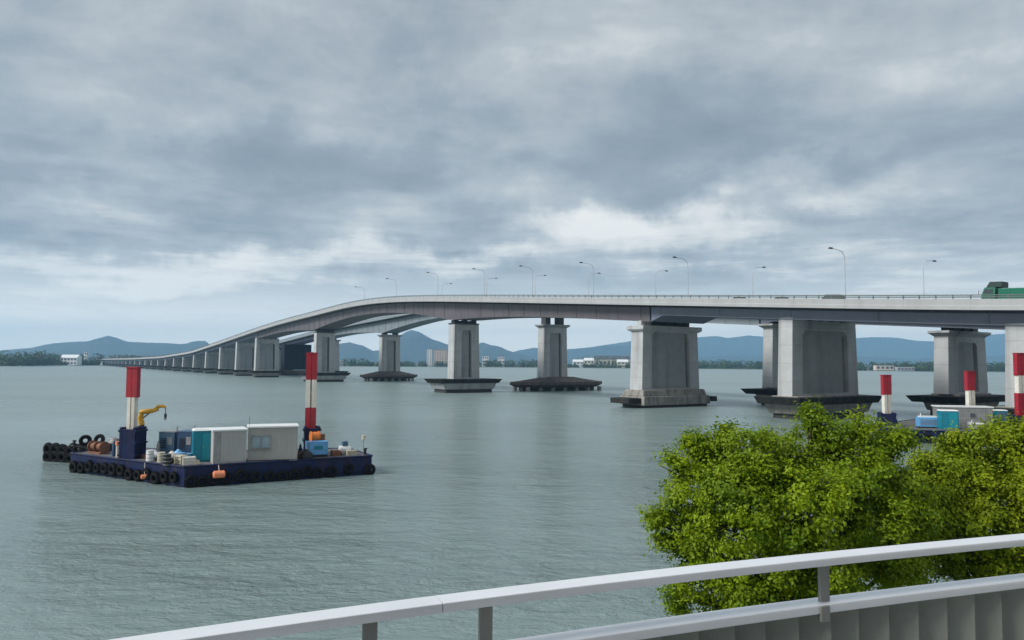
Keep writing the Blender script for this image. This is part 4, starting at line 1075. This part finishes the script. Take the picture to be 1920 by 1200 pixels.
mach2('generator', 'pale blue machine left of the teal booth on the right barge', 'machine', 1743, 803, 38, 22, M_sky, M_bw)
mach2('pump', 'white pump set between the two teal booths of the right barge', 'pump', 1833, 806, 22, 14, M_bw, M_greys)
def spud2(label, px, Y, bands, wpx):
    t = spud(label, px, Y, bands, wpx, R(8), thin=.8); p = t.location
    spud_tower(b2_, (p.x - bc2.x, p.y - bc2.y), DZ, 1.9, 1.9, RK)
spud2('short red and white spud farthest left of the three behind the trees', 1661, 103.5, [(704, 740, 'r'), (740, None, 'w')], 17)
spud2('red and white spud in the middle of the three behind the trees', 1818, 104.5, [(697, 732, 'r'), (732, None, 'w')], 17)
spud2('tall red, white and red spud at the right edge behind the trees', 1911, 100, [(663, 704, 'r'), (704, 737, 'w'), (737, None, 'r')], 19)
for i in range(5):
    p = K[1] + (K[2] - K[1]).normalized() * (.6 + i * 1.5) + Vector((0, -.2, .8))
    hang_tyre(p, RK, 'black tyre hanging on the side of the right barge behind the trees', 'tyres on the right barge', 1.0)

# ------------------------------------------------------------------ near bank, terrace and balustrade
mb = MB(); vs = []; fs = []; nx, ny = 60, 26
for i in range(nx + 1):
    for j in range(ny + 1):
        x = -30 + 90 * i / nx; edge = 17.5 + 5.0 / (1 + math.exp(-(x - 4) / 2)); y = -40 + (edge + 40) * j / ny
        z = 1.3 + .25 * mnoise.noise(Vector((x * .3, y * .3, 0))) - (2.2 if j == ny else (.5 if j == ny - 1 else 0))
        vs.append((x, y, z))
for i in range(nx):
    for j in range(ny): fs.append((i * (ny + 1) + j, (i + 1) * (ny + 1) + j, (i + 1) * (ny + 1) + j + 1, i * (ny + 1) + j + 1))
tag(mb.add(vs, fs).build('near_bank', M_grass, smooth=True), kind='structure')

DROP = 0.62
ZR = CAMZ - DROP
farpx = [(-350, 1295), (-100, 1247), (180, 1198), (450, 1159.5), (732, 1125.5), (980, 1096.5), (1229, 1069.5), (1540, 1034), (1920, 998), (2300, 966), (2800, 930)]
raw = [onz(x, y, ZR) for x, y in farpx]
def cr_spline(P, n=10):
    out = []
    for i in range(len(P) - 1):
        p0, p1, p2, p3 = P[max(i - 1, 0)], P[i], P[i + 1], P[min(i + 2, len(P) - 1)]
        for k in range(n):
            t = k / n; out.append(.5 * ((2 * p1) + (-p0 + p2) * t + (2 * p0 - 5 * p1 + 4 * p2 - p3) * t * t + (-p0 + 3 * p1 - 3 * p2 + p3) * t ** 3))
    return out + [P[-1]]
# a quadratic least-squares curve keeps the rail fair
def polyfit(pts, deg=3):
    n = deg + 1; A_ = [[0.0] * (n + 1) for _ in range(n)]
    for p in pts:
        for i in range(n):
            for j in range(n): A_[i][j] += p.x ** (i + j)
            A_[i][n] += p.y * p.x ** i
    for i in range(n):
        pv_ = max(range(i, n), key=lambda r: abs(A_[r][i])); A_[i], A_[pv_] = A_[pv_], A_[i]
        for r in range(n):
            if r != i:
                f = A_[r][i] / A_[i][i]
                for c_ in range(i, n + 1): A_[r][c_] -= f * A_[i][c_]
    return [A_[i][n] / A_[i][i] for i in range(n)]
cf = polyfit(raw[1:10], 3)
def ry(x): return sum(c_ * x ** i for i, c_ in enumerate(cf))
X0, X1 = raw[0].x - .6, raw[-1].x
def curve(x0, x1, step=.04):
    n = max(4, int((x1 - x0) / step)); return [Vector((x0 + (x1 - x0) * i / n, ry(x0 + (x1 - x0) * i / n), 0)) for i in range(n + 1)]
def frame(x):
    d = Vector((1, (ry(x + .01) - ry(x - .01)) / .02, 0)).normalized(); return d, Vector((d.y, -d.x, 0))   # tangent, towards the camera
def sweep(x0, x1, prof_, z):
    """prof_: list of (towards camera, up)"""
    secs = []
    for p in curve(x0, x1):
        d, n_ = frame(p.x); secs.append([p + n_ * a + Vector((0, 0, z + h)) for a, h in prof_])
    return secs
def oval(w_, h_, n=14, off=0.0):
    out = []
    for k in range(n):
        a = 2 * math.pi * k / n; c_, s_ = math.cos(a), math.sin(a)
        out.append((off + w_ / 2 + math.copysign(abs(c_) ** .2, c_) * w_ / 2, -h_ / 2 + math.copysign(abs(s_) ** .22, s_) * h_ / 2))
    return out
bal = thing('balustrade', 'curved terrace balustrade with bright metal handrail, coping and ribbed panel', 'balustrade', (0, 0, 0))
JX = onz(812, 1122, ZR).x
HRW = .072
for xa, xb in ((X0, JX - .0012), (JX + .0012, X1)):
    MB().loft(sweep(xa, xb, oval(HRW, .027, 40), ZR)).build('handrail', M_alu, bal, smooth=True)
ZC = CAMZ - DROP - .145
MB().loft(sweep(X0, X1, oval(.072, .030, 40, .0), ZC)).build('coping', M_alu, bal, smooth=True)
# ribbed cast panel: overlapping vertical boards, slightly saw-toothed
secs = []; pitch = .125; xs = []
x = X0
m = MB(); prevk = None
s = 0.0; pts = curve(X0, X1, .01); rows = []
acc = 0.0
for i, p in enumerate(pts):
    if i: acc += (p - pts[i - 1]).length
    ph = (acc / pitch) % 1.0
    prof_h = (.045 * (ph / .9) + .012) if ph < .9 else -.012
    d, n_ = frame(p.x); q = p + n_ * (.006 + prof_h)
    rows.append((Vector((q.x, q.y, ZC - .032)), Vector((q.x, q.y, ZR - 1.03))))
vs = [v for r in rows for v in r]; nb = len(rows)
back = []
for p in pts:
    d, n_ = frame(p.x); q = p + n_ * (-.03); back += [Vector((q.x, q.y, ZC - .032)), Vector((q.x, q.y, ZR - 1.03))]
vs += back; o2 = 2 * nb
fs = []
for i in range(nb - 1):
    fs += [(2 * i, 2 * i + 1, 2 * i + 3, 2 * i + 2), (o2 + 2 * i, o2 + 2 * i + 2, o2 + 2 * i + 3, o2 + 2 * i + 1), (2 * i, 2 * i + 2, o2 + 2 * i + 2, o2 + 2 * i), (2 * i + 1, o2 + 2 * i + 1, o2 + 2 * i + 3, 2 * i + 3)]
m.add(vs, fs); m.build('ribbed_panel', M_rib, bal)
for px, py in ((672, 1178), (897, 1144), (1548, 1068)):
    q = onz(px, py, ZR - .03); d, n_ = frame(q.x); c_ = Vector((q.x, ry(q.x), 0)) + n_ * (HRW * .62); a_ = math.atan2(d.y, d.x)
    po = MB().box((c_.x, c_.y, (ZR - .02 + ZC - .09) / 2), (.037, .014, ZR - .02 - (ZC - .09)), a_).build('post', M_post, bal, bevel=.002)
    cc = c_ - c_.normalized() * .036
    MB().box((cc.x, cc.y, ZC - .028), (.036, .016, .05), a_).build('bracket', M_post, po, bevel=.003)
# terrace floor and the wall under it
fl = MB(); top = [p + frame(p.x)[1] * (-.02) for p in curve(X0, X1, .1)]
polyt = [(p.x, p.y) for p in top] + [(X1, -6), (X0, -6)]
fl.prism(polyt, ZR - 1.35, ZR - 1.04); tag(fl.build('terrace_floor', M_conc2), kind='structure')
wl = MB(); polyw = [(p.x * .96 + .02, p.y - .35) for p in top] + [(X1 - .3, -5.5), (X0 + .3, -5.5)]
wl.prism(polyw, 1.0, ZR - 1.36); bld = thing('building', 'lakeside building under the terrace, its unseen dark upper part added to shade the balustrade', 'building', (0, -4, 1.0))
o = wl.build('lower_wall', M_conc2, bld); o.location = (0, 4, -1.0)
fc = MB().box((3, -4.2, 10.5), (19, 6, 12.6)); fc.build('unseen_facade', M_bg2, bld)  # out-of-view block and roof, added to darken the rail's near side
for i in range(7):
    wn_ = MB().box((-4.8 + i * 2.6, -1.19, 8.6), (2.2, .06, 2.6)).build('window', M_post, bld)
    MB().box((-4.8 + i * 2.6, -1.15, 8.6), (2.0, .04, 2.4)).build('pane', M_win, wn_)
MB().box((3, -2.2, 12.2), (19.4, 4.2, .3)).build('unseen_canopy', M_bg2, bld)

# ------------------------------------------------------------------ trees in front of the lake
def tree(label, lobes, Y, trunk_px, m_leaf, nl):
    base = at(trunk_px, 900, Y); bx, by = base.x, base.y
    t = thing('broadleaf_tree', label, 'tree', (bx, by, 1.2))
    o3 = Vector((bx, by, 1.2)); pts = []; cl = []
    for (px, py, r, dy) in lobes:
        c = at(px, py, Y + dy); rad = r * (Y + dy) / F
        n = max(6, int(50 * (rad / 1.0) ** 2))
        for k in range(n):
            v = rvec(); q = c + v * rad * (random.random() ** .42)
            cl.append((q, v, rad))
    for q, v, rad in cl:
        hue = min(1, max(0, random.gauss(.52, .2))); sg = random.uniform(.09, .19); up = random.uniform(.1, .9)
        ax = (v + rvec() * .6 + Vector((0, 0, .5))).normalized()
        for k in range(nl):
            w_ = Vector((random.gauss(0, sg), random.gauss(0, sg), random.gauss(0, sg * .75)))
            nn = (ax * .6 + w_.normalized() * .55 + rvec() * .65 + Vector((0, 0, .35 * up))).normalized()
            l = random.uniform(.062, .112)
            pts.append((q + w_ - o3, nn, l, l * random.uniform(.5, .68), min(1, max(0, hue + random.uniform(-.22, .22)))))
    o = leaf_cloud('crown', pts, m_leaf, t)
    # trunk, limbs and twigs
    m = MB(); top = sum((c for c, _, _ in cl), Vector()) / len(cl) - o3
    fork = Vector((0, 0, max(1.6, top.z - 2.6)))
    m.tube([(0, 0, -.3), (0, 0, .3), fork * .5 + Vector((.06, 0, 0)), fork], [.26, .19, .15, .13], 10)
    for (px, py, r, dy) in lobes:
        e_ = at(px, py, Y + dy) - o3
        mid_ = fork.lerp(e_, .45) + Vector((random.uniform(-.2, .2), random.uniform(-.2, .2), -.15))
        m.tube([fork - Vector((0, 0, .1)), mid_, e_], [.085, .05, .018], 7)
        for k in range(5):
            v = rvec(); e2 = e_ + v * r * Y / F * .85
            m.tube([mid_.lerp(e_, random.uniform(.3, .95)), e_.lerp(e2, .5) + rvec() * .05, e2], [.025, .014, .006], 5)
    m.build('trunk', M_bark, t)
    return t
LOB1 = [(1292, 960, 72, 0), (1330, 872, 60, .3), (1408, 868, 62, -.5), (1490, 862, 62, .4), (1590, 858, 62, 0), (1524, 782, 17, .1), (1655, 826, 44, .5), (1385, 960, 92, -.8),
        (1505, 950, 95, -1.1), (1610, 945, 88, -.6), (1300, 1050, 62, -.2), (1410, 1065, 82, -.7), (1530, 1060, 86, -.6), (1640, 1045, 78, .2), (1283, 1108, 44, 0), (1672, 925, 60, .6),
        (1236, 968, 28, 0), (1362, 818, 22, 0), (1300, 830, 16, .2), (1432, 818, 20, .2), (1605, 806, 22, .2), (1536, 808, 24, .2), (1268, 880, 34, .1), (1262, 1020, 34, .1), (1350, 1125, 50, .1), (1460, 1130, 60, 0), (1688, 826, 18, .3), (1560, 812, 22, 0), (1692, 960, 58, .4), (1690, 1050, 60, .4), (1450, 900, 70, .2), (1550, 900, 70, .3), (1380, 900, 60, .5)]
LOB2 = [(1765, 890, 56, 0), (1850, 865, 62, .2), (1925, 850, 60, 0), (2010, 870, 90, .2), (1745, 965, 70, -.2), (1835, 955, 82, -.6), (1935, 950, 90, -.4), (1765, 1045, 74, .1),
        (1865, 1050, 86, -.4), (1985, 1040, 100, 0), (1790, 838, 26, .1), (1872, 812, 24, .1), (1915, 800, 24, 0), (1830, 826, 24, 0), (1735, 870, 26, .2), (2100, 950, 100, .4), (2080, 1050, 100, .2), (1722, 915, 40, 0), (1715, 1000, 56, 0), (1800, 900, 60, .3), (1900, 890, 60, .3)]
tree('full rounded bright green tree rising behind the middle of the balustrade', LOB1, 17.0, 1480, M_leaf, 150)
tree('yellow green tree cut by the right edge, in front of the second barge', LOB2, 19.0, 1880, M_leaf2, 150)
